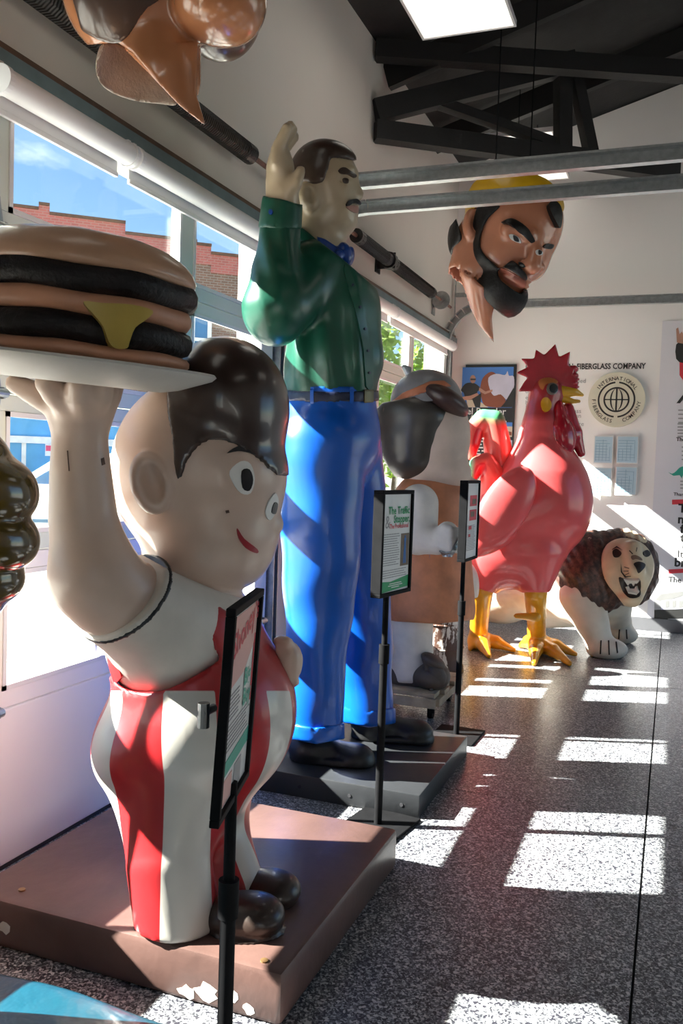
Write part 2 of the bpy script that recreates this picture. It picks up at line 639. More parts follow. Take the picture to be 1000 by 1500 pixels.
def floor_mat():
    M = Mat('speckled_epoxy_terrazzo')
    tc = M.n('ShaderNodeTexCoord')
    v1 = M.n('ShaderNodeTexVoronoi', Scale=190.0); v2 = M.n('ShaderNodeTexVoronoi', Scale=120.0)
    for v in (v1, v2): M.l(tc.outputs['Object'], v.inputs['Vector'])
    s1 = M.n('ShaderNodeSeparateColor'); M.l(v1.outputs['Color'], s1.inputs[0])
    s2 = M.n('ShaderNodeSeparateColor'); M.l(v2.outputs['Color'], s2.inputs[0])
    base = M.mix(M.ramp(M.noise(1.6), 0.3, 0.7), (0.135, 0.14, 0.155, 1), (0.165, 0.17, 0.185, 1))
    c = M.mix(M.ramp(s1.outputs[0], 0.60, 0.64), base, (0.45, 0.46, 0.48, 1))
    c = M.mix(M.ramp(s1.outputs[1], 0.70, 0.73), c, (0.035, 0.037, 0.045, 1))
    c = M.mix(M.ramp(s2.outputs[0], 0.88, 0.9), c, (0.6, 0.6, 0.6, 1))
    c = M.mix(M.ramp(s2.outputs[1], 0.84, 0.86), c, (0.03, 0.03, 0.04, 1))
    M.l(c, M.p.inputs['Base Color'])
    r = M.n('ShaderNodeMapRange', **{'To Min': 0.24, 'To Max': 0.36})
    M.l(M.noise(3.0), r.inputs['Value']); M.l(r.outputs[0], M.p.inputs['Roughness'])
    b = M.n('ShaderNodeBump', Strength=0.06, Distance=0.004)
    M.l(v1.outputs['Distance'], b.inputs['Height']); M.l(b.outputs[0], M.p.inputs['Normal'])
    return M.m

M_FLOOR = floor_mat()
M_JOINT = paint('dark_joint_filler', (0.02, 0.02, 0.025), 0.8)
M_WALL = paint('warm_white_wall_paint', (0.72, 0.675, 0.62), 0.75, 0.03, 1.2, bump=0.05, bscale=180)
M_FAR = paint('white_wall_paint', (0.84, 0.82, 0.81), 0.7, 0.03, 1.0, bump=0.04, bscale=180)
M_ROOF = paint('black_painted_roof_boards', (0.016, 0.015, 0.015), 0.8, 0.3, 6, bump=0.2, bscale=40)
M_BEAM = paint('black_painted_timber', (0.010, 0.009, 0.009), 0.6, 0.3, 5, bump=0.2, bscale=30)
M_BASE = paint('grey_rubber_baseboard', (0.10, 0.10, 0.11), 0.6)
M_WOODTRIM = paint('dark_stained_wood_trim', (0.11, 0.055, 0.03), 0.5, 0.3, 12)
M_ANGLE = paint('teal_primed_steel_angle', (0.16, 0.22, 0.24), 0.45, 0.15, 8, metal=0.4)

fl = B().box((XW - 0.2, YN, -0.3), (XR, YF + 0.1, -0.012)).build('floor', M_JOINT)
tag(fl, kind='structure')
xs = [XW - 0.2, -0.04, 2.59, XR]; ys = [YN, -1.29, 1.34, 3.97, 6.60, YF + 0.1]
for i in range(3):
    for j in range(5):
        B().box((xs[i] + 0.004, ys[j] + 0.003, -0.1), (xs[i + 1] - 0.004, ys[j + 1] - 0.003, 0.0)).build('floor_slab', M_FLOOR, fl)

# left wall: piers and the band above the doors (1: nearest the eye, 2: by the corner)
D1 = (0.20, 4.59); D2 = (5.15, 8.62); DTOP = 2.80
wl = B()
wl.box((XW - 0.2, YN, 0), (XW, D1[0], 5.0))
wl.box((XW - 0.2, D1[1], 0), (XW, D2[0], DTOP))
wl.box((XW - 0.2, D2[1], 0), (XW, YF + 0.1, DTOP))
wl.box((XW - 0.2, D1[0], DTOP), (XW, YF + 0.1, 5.0))
tag(wl.build('wall_left', M_WALL), kind='structure')
RIDX, RIDZ, EAVE = 0.63, 5.45, 4.60
wf = B().prism([(XW - 0.2, 0), (XR + .1, 0), (XR + .1, 4.58), (RIDX, RIDZ), (XW - 0.2, EAVE - .05)], (0, YF, 0), (1, 0, 0), (0, 0, 1), -0.2, 0)
tag(wf.build('wall_far', M_FAR), kind='structure')
# right and near walls, with unseen glazed openings added to let in fill light
wr = B()
wr.box((XR, YN, 0), (XR + 0.2, YF, 0.2)); wr.box((XR, YN, 3.6), (XR + 0.2, YF, 5.0))
for a, b in ((YN, 4.4), (8.4, YF)): wr.box((XR, a, 0.2), (XR + 0.2, b, 3.6))
tag(wr.build('wall_right', M_FAR), kind='structure')
wn = B()
wn.box((XW - 0.2, YN - 0.2, 0), (XR + 0.2, YN, 0.5)); wn.box((XW - 0.2, YN - 0.2, 3.3), (XR + 0.2, YN, 6.0))
for a, b in ((XW - 0.2, 0.9), (2.3, XR + 0.2)): wn.box((a, YN - 0.2, 0.5), (b, YN, 3.3))
tag(wn.build('wall_near', M_FAR), kind='structure')
tag(B().box((XR + 0.09, 4.4, 0.2), (XR + 0.1, 8.4, 3.6)).build('fill_window_1', GLASS), kind='structure')  # unseen opening, added to brighten the far figures

tag(B().box((0.9, YN - 0.1, 0.5), (2.3, YN - 0.09, 3.3)).build('fill_window_2', GLASS), kind='structure')  # unseen opening behind the eye, added as soft fill
# roof with its rafters
rf = B().prism([(XW - 0.25, EAVE), (RIDX, RIDZ), (XR + 0.25, EAVE), (XR + 0.25, EAVE + 0.25), (RIDX, RIDZ + 0.25), (XW - 0.25, EAVE + 0.25)], (0, YF + .2, 0), (1, 0, 0), (0, 0, 1), 0, YF - YN + 0.4)
ceil = tag(rf.build('ceiling', M_ROOF), kind='structure')
def beam(b, p, q, w, h):
    p, q = Vector(p), Vector(q)
    d = (q - p); L = d.length; x = d.normalized()
    y = Vector((0, 0, 1)).cross(x).normalized(); z = x.cross(y)
    M = Matrix((x, y, z)).transposed().to_4x4(); M.translation = (p + q) / 2
    b.box((-L / 2, -w / 2, -h / 2), (L / 2, w / 2, h / 2), M=M)
    return b
sl = (RIDZ - EAVE) / (RIDX - XW)
for y in (0.9, 2.3, 3.7, 5.1, 6.5, 7.9):
    beam(B(), (XW + 0.02, y, EAVE - 0.10), (RIDX, y, RIDZ - 0.10), 0.07, 0.19).build('rafter', M_BEAM, ceil)
tr = empty('roof_truss', (XW, 8.2, 4.4), kind='structure')
A0, A1 = np.array([XW + 0.01, 6.27, 4.0]), np.array([-0.05, 7.85, 4.0])
_tn = np.cross(A1 - A0, [0, 0, 1.0]); _tn /= np.linalg.norm(_tn)
TP = lambda px, py: tuple(on_plane(px, py, A0, _tn))
beam(B(), TP(549, 192), TP(990, 252), 0.12, 0.14).build('bottom_chord', M_BEAM, tr)
beam(B(), TP(549, 164), TP(840, 92), 0.12, 0.16).build('top_chord', M_BEAM, tr)
beam(B(), TP(824, 236), TP(824, 96), 0.11, 0.11).build('king_post', M_BEAM, tr)
beam(B(), TP(840, 100), TP(868, 236), 0.09, 0.09).build('web_member', M_BEAM, tr)
beam(B(), TP(810, 210), TP(640, 150), 0.09, 0.07).build('web_member', M_BEAM, tr)
_b0 = on_x(550, 74, XW + .01); _b1 = on_z(1010, 106, _b0[2])
t2 = tag(beam(B(), tuple(_b0), tuple(_b0 + (_b1 - _b0) * 1.1), 0.12, 0.13).build('ceiling_beam', M_BEAM), kind='structure')
# collar beam nearer the eye, out of the frame to the right
tag(B().box((XW, YF - 0.03, 0.0), (XR, YF, 0.125)).build('baseboard_far', M_BASE), kind='structure')
tag(B().box((XW, 0.0, 2.88), (XW + 0.03, YF, 2.905)).build('trim_1', M_WOODTRIM), kind='structure')
tag(B().box((XW, 0.0, 2.80), (XW + 0.045, YF, 2.875)).build('trim_2', M_ANGLE), kind='structure')

# ---------------------------------------------------------------- sectional garage doors
M_DOOR = paint('white_sectional_door_paint', (0.84, 0.80, 0.82), 0.42, 0.03, 2)
M_RAILP = paint('pale_green_aluminium_rail', (0.64, 0.69, 0.64), 0.45, 0.04, 3)
DX0, DX1 = XW - 0.02, XW + 0.035
def hinge_bm(y, z):
    b = B()
    b.prism([(-0.028, -0.012), (-0.01, -0.105), (0.01, -0.105), (0.028, -0.012), (0.028, 0.012), (0.01, 0.105), (-0.01, 0.105), (-0.028, 0.012)], (DX1, y, z), (0, 1, 0), (0, 0, 1), 0, 0.006)
    b.cyl((DX1 + 0.022, y - 0.035, z), (DX1 + 0.022, y + 0.035, z), 0.016, n=12)
    b.box((DX1, y - 0.03, z - 0.02), (DX1 + 0.022, y - 0.022, z + 0.02)); b.box((DX1, y + 0.022, z - 0.02), (DX1 + 0.022, y + 0.03, z + 0.02))
    for zz in (-0.075, -0.045, 0.045, 0.075): b.cyl((DX1 + 0.004, y, z + zz), (DX1 + 0.012, y, z + zz), 0.008, n=6)
    return b
def garage_door(name, y0, y1, mull, bars, zs):
    r = empty(name, (XW, (y0 + y1) / 2, 0), kind='structure')
    st = [(y0, y0 + 0.13)] + [(m - 0.055, m + 0.055) for m in mull] + [(y1 - (0.14 if y1 < 6 else 0.10), y1)]
    B().box((DX0, y0, 0.012), (DX1, y1, 0.586), 0.004).build('bottom_panel', M_DOOR, r)
    B().box((DX0 + .005, y0, 0), (DX1 + 0.004, y1, 0.014)).build('bottom_seal', M_JOINT, r)
    for k in range(4):
        z0, z1 = 0.592 + 0.563 * k, 0.592 + 0.563 * (k + 1) - 0.006
        lo, hi = (0.062, 0.058) if k else (0.066, 0.062)
        m = M_RAILP if k > 0 else M_DOOR
        B().box((DX0, y0, z0), (DX1, y1, z0 + lo), 0.003).build('section_rail', m, r)
        B().box((DX0, y0, z1 - hi), (DX1, y1, z1), 0.003).build('section_rail', m, r)
        for a, b in st:
            B().box((DX0, a, z0 + lo), (DX1, b, z1 - hi)).build('section_stile', m, r)
        for i, ((a0, a), (b, b0)) in enumerate(zip(st, st[1:])):
            w = b - a
            if w > 1.0 and k in (0, 1):
                B().box((DX0 + 0.015, (a + b) / 2 - 0.009, z0 + lo), (DX1 - 0.015, (a + b) / 2 + 0.009, z1 - hi)).build('glazing_bar', m, r)
            f = B()
            f.box((DX1 - 0.004, a, z0 + lo), (DX1 + 0.006, a + 0.018, z1 - hi)); f.box((DX1 - 0.004, b - 0.018, z0 + lo), (DX1 + 0.006, b, z1 - hi))
            f.box((DX1 - 0.004, a, z0 + lo), (DX1 + 0.006, b, z0 + lo + 0.018)); f.box((DX1 - 0.004, a, z1 - hi - 0.018), (DX1 + 0.006, b, z1 - hi))
            g = B().box((DX0 + 0.02, a + .002, z0 + lo + .002), (DX0 + 0.026, b - .002, z1 - hi - .002)).build('window_pane', GLASS, r)
            f.build('pane_bead', WHITEP, g)
        for a, b in st:
            hinge_bm((a + b) / 2, z0 - 0.003).build('hinge', STEEL, r)
    return r
door1 = garage_door('door_1', D1[0], D1[1], [1.155, 2.391, 3.627], [], None)
door2 = garage_door('door_2', D2[0], D2[1], [5.70, 6.445, 7.36], [], None)
for dr, ys_ in ((door1, (D1[1] + 0.05,)), (door2, (D2[0] - 0.05, D2[1] + 0.06))):
    for y in ys_:
        b = B()
        b.box((XW + 0.005, y - 0.03, 0), (XW + 0.075, y - 0.024, 2.75)); b.box((XW + 0.005, y + 0.024, 0), (XW + 0.075, y + 0.03, 2.75)); b.box((XW + 0.005, y - 0.03, 0), (XW + 0.012, y + 0.03, 2.75))
        for q in range(28): b.cyl((XW + 0.004, y, 0.1 + q * 0.095), (XW + 0.016, y, 0.1 + q * 0.095), 0.006, n=6)
        b.build('vertical_track', STEEL, dr)
# curved and horizontal tracks running back over the room
def h_track(y, zt, x1, dr):
    pts = []
    R = 0.36
    for k in range(9):
        a = math.pi / 2 * k / 8
        pts.append((XW + 0.04 + R - R * math.cos(a), y, zt - R + R * math.sin(a)))
    pts.append((x1, y, zt))
    b = B(); pr = None
    for p, q in zip(pts, pts[1:]):
        p, q = Vector(p), Vector(q)
        beam(b, p, q, 0.05, 0.012); d = (q - p).normalized(); n = Vector((-d.z, 0, d.x))
        beam(b, p + n * 0.038 + Vector((0, 0.022, 0)), q + n * 0.038 + Vector((0, 0.022, 0)), 0.007, 0.085)
        beam(b, p + n * 0.07, q + n * 0.07, 0.05, 0.012)
    return b.build('horizontal_track', STEEL, dr)
h_track(D1[1] + 0.06, 3.062, 2.6, door1)
h_track(D2[0] - 0.05, 3.055, 2.6, door2)
h_track(D2[1] + 0.06, 3.12, 2.6, door2)
b = B(); b.box((XW + 0.03, YF - 0.13, 3.28), (XW + 0.55, YF - 0.125, 3.325)); b.box((XW + 0.03, YF - 0.13, 2.9), (XW + 0.036, YF - 0.085, 3.5))
for k in range(9): b.cyl((XW + 0.08 + k * 0.055, YF - 0.132, 3.303), (XW + 0.08 + k * 0.055, YF - 0.12, 3.303), 0.009, n=8)
b.build('track_hanger', STEEL, door2)
# torsion spring shafts above the doors
M_SPRING = paint('oiled_black_spring', (0.018, 0.016, 0.015), 0.35, 0.3, 40)
M_SHAFT = paint('rusty_steel_shaft', (0.24, 0.13, 0.10), 0.4, 0.3, 20, metal=0.5)
SX, SZ = XW + 0.10, 3.10
def spring(y0, y1, r):
    b = B(); n = int((y1 - y0) / 0.016); seg = 10
    pts = [(SX + r * math.cos(2 * math.pi * k / seg), y0 + (y1 - y0) * k / (n * seg), SZ + r * math.sin(2 * math.pi * k / seg)) for k in range(n * seg)]
    b.tube(pts, 0.0088, 5)
    b.cyl((SX, y0 - 0.02, SZ), (SX, y0 + 0.06, SZ), r + 0.006, n=18); b.cyl((SX, y1 - 0.06, SZ), (SX, y1 + 0.02, SZ), r + 0.006, n=18)
    return b
for dr, a, c, segs in ((door1, 0.4, 4.80, ((1.9, 4.10),)), (door2, 5.1, 8.45, ((5.75, 6.42), (6.54, 7.72)))):
    B().cyl((SX, a, SZ), (SX, c, SZ), 0.0135, n=10).build('torsion_shaft', M_SHAFT, dr)
    for s0, s1 in segs: spring(s0, s1, 0.044).build('torsion_spring', M_SPRING, dr)
b = B(); b.box((XW, 6.43, SZ - 0.09), (XW + 0.012, 6.53, SZ + 0.09)); b.box((XW, 6.475, SZ - 0.06), (SX + 0.05, 6.485, SZ + 0.06)); b.cyl((SX, 6.45, SZ), (SX, 6.51, SZ), 0.065, n=12)
b.build('spring_bracket', M_SPRING, door2)
for dr, y in ((door2, 8.12), (door1, 4.72)):
    b = B(); b.cyl((SX, y - 0.035, SZ), (SX, y + 0.035, SZ), 0.06, n=24); b.cyl((SX, y - 0.045, SZ), (SX, y - 0.035, SZ), 0.085, n=24); b.cyl((SX, y - 0.07, SZ), (SX, y - 0.045, SZ), 0.03, n=12)
    b.build('cable_drum', STEEL, dr)
    b = B(); b.box((XW, y - 0.01, SZ - 0.12), (XW + 0.01, y + 0.09, SZ + 0.1)); b.box((XW, y + 0.04, SZ - 0.05), (SX + 0.04, y + 0.05, SZ + 0.05)); b.build('end_bearing_plate', STEEL, dr)

# roller shades, rolled up
M_SHADE = paint('white_shade_fabric', (0.74, 0.72, 0.72), 0.6, 0.03, 6)
SHX, SHZ = XW + 0.105, 2.735
for y0, y1, lab in ((2.33, 3.05, 'rolled up white roller shade above the near garage door, burger end'),
                    (3.09, 4.56, 'rolled up white roller shade above the near garage door, by the raised green arm'),
                    (5.2, 6.62, 'rolled up white roller shade above the far garage door, half behind the green shirt'),
                    (6.66, 8.56, 'rolled up white roller shade above the far garage door, at the room corner')):
    r = empty('roller_shade', (SHX, (y0 + y1) / 2, SHZ), lab, 'roller shade', 'rolled up shades over the garage doors')
    B().cyl((SHX, y0, SHZ), (SHX, y1, SHZ), 0.045, n=28).build('fabric_roll', M_SHADE, r, smooth=True)
    b = B(); b.box((SHX - 0.047, y0 + 0.02, SHZ - 0.075), (SHX - 0.042, y1 - 0.02, SHZ)); b.box((SHX - 0.052, y0 + 0.02, SHZ - 0.092), (SHX - 0.036, y1 - 0.02, SHZ - 0.072), 0.003)
    b.build('hem_bar', M_SHADE, r)
    for y in (y0, y1):
        b = B(); b.cyl((SHX, y - 0.012, SHZ), (SHX, y + 0.012, SHZ), 0.049, n=24); b.box((XW + 0.05, y - 0.01, SHZ - 0.02), (SHX, y + 0.01, SHZ + 0.06)); b.build('bracket', WHITEP, r)

# unseen shade added beyond the left frame edge to keep sun off the burger
r = empty('roller_shade', (SHX, 1.3, SHZ), 'unseen half drawn roller shade added outside the left frame edge to block sun', 'roller shade', 'rolled up shades over the garage doors')
B().cyl((SHX, 0.3, SHZ), (SHX, 1.95, SHZ), 0.04, n=28).build('fabric_roll', M_SHADE, r, smooth=True)
B().box((SHX - 0.047, 0.32, 1.56), (SHX - 0.043, 1.92, SHZ)).build('sun_blocking_fabric', M_SHADE, r)
B().box((SHX - 0.055, 0.32, 1.53), (SHX - 0.036, 1.92, 1.565), 0.003).build('hem_bar', M_SHADE, r)

# ---------------------------------------------------------------- light panels on the ceiling
M_PANEL = emit('lit_diffuser', (1.0, 0.95, 0.84), 0.28)
for x, y, lab in ((-1.42, 5.17, 'large lit square-cornered ceiling panel in front of the black truss'), (-1.42, 8.25, 'lit ceiling panel half hidden behind the black roof truss'),
                  (1.6, 1.8, None), (1.6, 5.17, None), (1.6, 8.25, None), (-1.42, 1.8, None)):  # the None entries are unseen panels added to light the room
    r = empty('ceiling_light_panel', (x, y, 4.4), lab or 'unseen lit ceiling panel added beyond the frame to light the room', 'ceiling light', None if lab else 'added light panels outside the frame')
    b = B()
    for q in ((-0.315, -0.63, -0.3, 0.63), (0.3, -0.63, 0.315, 0.63), (-0.3, -0.63, 0.3, -0.615), (-0.3, 0.615, 0.3, 0.63)): b.box((x + q[0], y + q[1], 4.39), (x + q[2], y + q[3], 4.43))
    b.build('panel_frame', WHITEP, r)
    B().box((x - 0.3, y - 0.615, 4.395), (x + 0.3, y + 0.615, 4.415)).build('diffuser', M_PANEL, r)
    b = B()
    zr = EAVE + sl * (min(x, 2 * RIDX - x) - XW)
    for q in (-0.5, 0.5): b.cyl((x, y + q, 4.42), (x, y + q, zr + 0.05), 0.004, n=6)
    b.build('hanger_wire', BLACK, r)

# ================================================================ OUTSIDE THE DOORS
M_CONC = paint('sunlit_concrete_paving', (0.46, 0.45, 0.42), 0.85, 0.08, 2, bump=0.1, bscale=60)
M_ROAD = paint('grey_asphalt', (0.22, 0.22, 0.22), 0.9, 0.1, 2)
gr = tag(B().box((-120, -120, -0.6), (140, 160, -0.2)).build('ground', M_ROAD), kind='structure')
pv = empty('forecourt_pavement', (-7, 5, -0.1), kind='structure')
for i in range(4):
    for j in range(10):
        B().box((XW - 0.2 - 2.2 * (i + 1) + 0.008, -6 + 3.0 * j + 0.008, -0.4), (XW - 0.2 - 2.2 * i - 0.008, -6 + 3.0 * (j + 1) - 0.008, -0.06)).build('paving_slab', M_CONC, pv)

def brick_mat(name, c1, c2, mortar):
    M = Mat(name)
    tc = M.n('ShaderNodeTexCoord')
    br = M.n('ShaderNodeTexBrick', Color1=c1, Color2=c2, Mortar=mortar, Scale=1.0)
    br.inputs['Mortar Size'].default_value = 0.012
    br.inputs['Brick Width'].default_value = 0.22; br.inputs['Row Height'].default_value = 0.075
    M.l(tc.outputs['UV'], br.inputs['Vector'])
    M.l(br.outputs['Color'], M.p.inputs['Base Color']); M.p.inputs['Roughness'].default_value = 0.9
    return M.m
M_BRICK = brick_mat('brown_brickwork', (0.22, 0.12, 0.085, 1), (0.16, 0.09, 0.066, 1), (0.25, 0.21, 0.18, 1))
M_BRICKR = brick_mat('red_painted_brickwork', (0.42, 0.12, 0.105, 1), (0.34, 0.10, 0.085, 1), (0.36, 0.19, 0.165, 1))
M_BLUEW = paint('sky_blue_storefront_paint', (0.10, 0.36, 0.66), 0.6, 0.12, 1.5)
M_WTRIM = paint('white_storefront_trim', (0.75, 0.78, 0.8), 0.6)
M_WINB = paint('dark_blue_window_glass', (0.06, 0.18, 0.36), 0.15, 0.2, 1)
M_PLAST = paint('white_stucco', (0.80, 0.78, 0.74), 0.8, 0.03, 2)

def uv_box_project(o, u, v):
    me = o.data
    uv = me.uv_layers.new(name='UVMap')
    for lp in me.loops:
        co = me.vertices[lp.vertex_index].co
        uv.data[lp.index].uv = (co.dot(u), co.dot(v))
_u = AX_R * 3723 - AX_U * 60 + AX_F * FPX
U3 = Vector((_u[0], _u[1], 0)).normalized()
F0 = Vector(P(15, 700, 25.0)); F0.z = 0
bd = empty('brick_building', tuple(F0), 'brown brick building with stepped red parapet and blue storefront across the street', 'building')
NB = Vector((0, 0, 1)).cross(U3)    # away from us is -NB when NB points to us
if NB.dot(F0) > 0: NB = -NB
NBn = np.array(NB)
def facp(px, py):
    p = on_plane(px, py, np.array(F0), NBn); return (p - np.array(F0)) @ np.array(U3), p[2]
def fac(px): return (facp(px, 600)[0], 0)
def fz(py, px): return facp(px, py)[1]
f_end = fac(352)[0]
wallb = B().prism(rect(-14, -0.4, f_end, fz(352, 20)), F0, U3, (0, 0, 1), -9, 0)
o = wallb.build('brick_wall', M_BRICK, bd); uv_box_project(o, U3, Vector((0, 0, 1)))
steps = [(-14, 52, 300), (52, 68, 297), (68, 178, 317), (178, 282, 345), (282, 303, 356), (303, 352, 371)]
for a, c, top in steps:
    a0 = -14 if a == -14 else fac(a)[0]; c0 = fac(c)[0]
    lowp = top + 22 + 0.13 * (c - max(a, 0)) + (12 if c <= 178 else 0)
    o = B().prism(rect(a0, min(fz(352, 20), fz(lowp, c)) - 0.1, c0, fz(top + 4, (max(a, 0) + c) / 2)), F0, U3, (0, 0, 1), -0.4, 0.03).build('red_parapet', M_BRICKR, bd); uv_box_project(o, U3, Vector((0, 0, 1)))
    B().prism(rect(a0, fz(top + 4, (max(a, 0) + c) / 2), c0, fz(top, (max(a, 0) + c) / 2)), F0, U3, (0, 0, 1), -0.45, 0.1).build('coping', M_WOODTRIM, bd)
w0, w1 = fac(276)[0], fac(306)[0]
wz0, wz1 = fz(548, 290), fz(447, 290)
fr = B()
for q in (rect(w0, wz0, w0 + .12, wz1), rect(w1 - .12, wz0, w1, wz1), rect(w0, wz1 - .12, w1, wz1), rect(w0, wz0, w1, wz0 + .12), rect(w0, (wz0 + wz1) / 2 - .05, w1, (wz0 + wz1) / 2 + .05)): fr.prism(q, F0, U3, (0, 0, 1), 0.0, 0.09)
fr = fr.build('upper_window', M_WTRIM, bd)
B().prism(rect(w0 + .1, wz0 + .1, w1 - .1, wz1 - .1), F0, U3, (0, 0, 1), 0.01, 0.03).build('window_pane', M_WINB, fr)
sb0, sb1 = -14, fac(262)[0]
zt = fz(590, 60)
B().prism(rect(sb0, -0.4, sb1, zt), F0, U3, (0, 0, 1), 0, 0.12).build('storefront_wall', M_BLUEW, bd)
B().prism(rect(sb0, fz(650, 60), sb1, fz(640, 60)), F0, U3, (0, 0, 1), 0.1, 0.3).build('storefront_ledge', M_WTRIM, bd)
B().prism(rect(sb0, zt - .1, sb1, zt + .12), F0, U3, (0, 0, 1), 0.1, 0.25).build('storefront_cornice', M_WTRIM, bd)
for px in (36, 118, 205, 228):
    a = fac(px)[0]; B().prism(rect(a - .06, -0.4, a + .06, fz(648, 60)), F0, U3, (0, 0, 1), 0.1, 0.2).build('storefront_post', M_WTRIM, bd)
# lit window sign on the storefront: plain red, white and black print
a0, a1, z0, z1 = fac(67)[0], fac(90)[0], fz(668, 75), fz(645, 75)
ps = B().prism(rect(a0, z0, a1, z1), F0, U3, (0, 0, 1), 0.12, 0.16).build('street_poster', M_WTRIM, bd)
flats('poster_band', [rect(a0 + .02, z0 + .14, a1, z0 + .3)], F0 + NB * 0, U3, (0, 0, 1), paint('red_print', (0.7, 0.05, 0.06), 0.6), ps, lift=0.17, t=.01)
flats('poster_band', [rect(a0 + .05, z0 + .38, a0 + .3, z0 + .5)], F0, U3, (0, 0, 1), paint('black_print', (0.03, 0.03, 0.03), 0.6), ps, lift=0.17, t=.01)
# white stucco corner building between the near door and the giant
W0 = Vector(P(341, 700, 13)); wx = Vector((AX_R[0] + AX_F[0] * 0.125, AX_R[1] + AX_F[1] * 0.125, 0)).normalized(); L = 1.1
wb = tag(B().prism(rect(0, -0.4, L, 8.2), (W0.x, W0.y, 0), wx, (0, 0, 1), -2.5, 0).build('white_building', M_PLAST), 'white stucco building corner seen right of the brick wall', 'building')

# parked car at the far kerb, mostly behind the raised arm
def car():
    c = Vector(P(128, 700, 14.5)); c.z = -0.2
    r = empty('parked_car', tuple(c), 'white parked car beyond the door glass, left of the raised arm', 'car')
    x = U3; z = Vector((0, 0, 1))
    M_CAR = paint('white_car_paint', (0.72, 0.74, 0.76), 0.25, 0.02, 2, coat=0.6)
    M_CG = paint('dark_car_glass', (0.03, 0.09, 0.16), 0.08)
    M_TY = paint('tyre_rubber', (0.02, 0.02, 0.02), 0.8)
    prof = [(-2.3, 0.42), (-2.28, 0.95), (-2.1, 1.12), (-1.0, 1.2), (2.15, 1.22), (2.3, 1.0), (2.32, 0.42), (1.85, 0.35), (-1.85, 0.35)]
    b = B().prism(prof, c, x, z, -1.7, 0.1)
    b.build('car_body', M_CAR, r)
    B().prism([(-1.2, 1.19), (-0.35, 1.78), (1.75, 1.8), (2.2, 1.21)], c, x, z, -1.55, 0.0).build('cabin', M_CAR, r)
    B().prism([(-0.95, 1.25), (-0.28, 1.69), (0.42, 1.71), (0.42, 1.25)], c, x, z, 0.0, 0.012).build('side_window', M_CG, r)
    B().prism([(0.5, 1.25), (0.5, 1.71), (1.6, 1.71), (1.95, 1.25)], c, x, z, 0.0, 0.012).build('side_window', M_CG, r)
    mr = c + x * -1.0 + z * 1.28
    B().box(mr + Vector((-0.1, -0.1, -0.08)) - NB * 0, mr + Vector((0.12, 0.12, 0.1)), 0.03).build('wing_mirror', M_CAR, r)
    B().prism(rect(-2.25, 0.62, 2.28, 0.68), c, x, z, 0.1, 0.12).build('side_strip', M_CG, r)
    nrm = x.cross(z)
    for s in (-1.45, 1.4):
        w = B().cyl(c + x * s + z * 0.33 + nrm * -0.12, c + x * s + z * 0.33 + nrm * 0.12, 0.33, n=24).build('wheel', M_TY, r)
        B().cyl(c + x * s + z * 0.33 + nrm * 0.1, c + x * s + z * 0.33 + nrm * 0.125, 0.2, n=16).build('hub_cap', STEEL, w)
car()

# trees beyond the far door
M_LEAF = paint('sunlit_leaves', (0.16, 0.27, 0.035), 0.6, 0.5, 0.8)
_lt = M_LEAF.node_tree; _p = _lt.nodes['Principled BSDF']
_tr = _lt.nodes.new('ShaderNodeBsdfTranslucent'); _tr.inputs[0].default_value = (0.30, 0.46, 0.05, 1)
_mx = _lt.nodes.new('ShaderNodeMixShader'); _mx.inputs[0].default_value = 0.45
_lt.links.new(_p.outputs[0], _mx.inputs[1]); _lt.links.new(_tr.outputs[0], _mx.inputs[2]); _lt.links.new(_mx.outputs[0], _lt.nodes['Material Output'].inputs[0])
M_BARK = paint('grey_brown_bark', (0.10, 0.075, 0.055), 0.9, 0.3, 6)
def tree(px, d, zc, rx, rz, n, lab):
    c = P(px, 700, d); c[2] = -0.2
    r = empty('street_tree', tuple(c), lab, 'tree', 'trees outside the far garage door')
    b = B().tube([(c[0], c[1], -0.2), (c[0] + .1, c[1], zc * 0.5), (c[0], c[1] + .1, zc)], [0.2, 0.15, 0.06], 8); b.build('trunk', M_BARK, r)
    u = rng.normal(size=(n, 3)); u /= np.linalg.norm(u, axis=1)[:, None]
    cl = rng.normal(size=(26, 3)); cl /= np.linalg.norm(cl, axis=1)[:, None]; cl *= rng.uniform(0.35, 0.85, 26)[:, None]
    k = rng.integers(0, 26, n)
    q = cl[k] + u * (rng.uniform(0.2, 1, n) ** 0.5)[:, None] * 0.36
    ctr = np.array([c[0], c[1], zc]) + q * np.array([rx, rx, rz])
    a = rng.normal(size=(n, 3)); a /= np.linalg.norm(a, axis=1)[:, None]
    bb = np.cross(a, rng.normal(size=(n, 3))); bb /= np.linalg.norm(bb, axis=1)[:, None]
    s = rng.uniform(0.07, 0.14, n)[:, None]
    V = np.stack([ctr - a * s, ctr + bb * s * .55, ctr + a * s, ctr - bb * s * .55], 1).reshape(-1, 3)
    F = np.arange(4 * n).reshape(-1, 4)
    f = link('foliage', mesh_np('foliage', V, F), M_LEAF, r); tag(f, kind='stuff')
tree(580, 17, 3.6, 2.5, 3.4, 8000, 'leafy green tree outside far garage door, next to the green shirt')
tree(632, 36, 3.8, 3.2, 3.0, 5000, 'smaller green tree outside far garage door, further down the street')

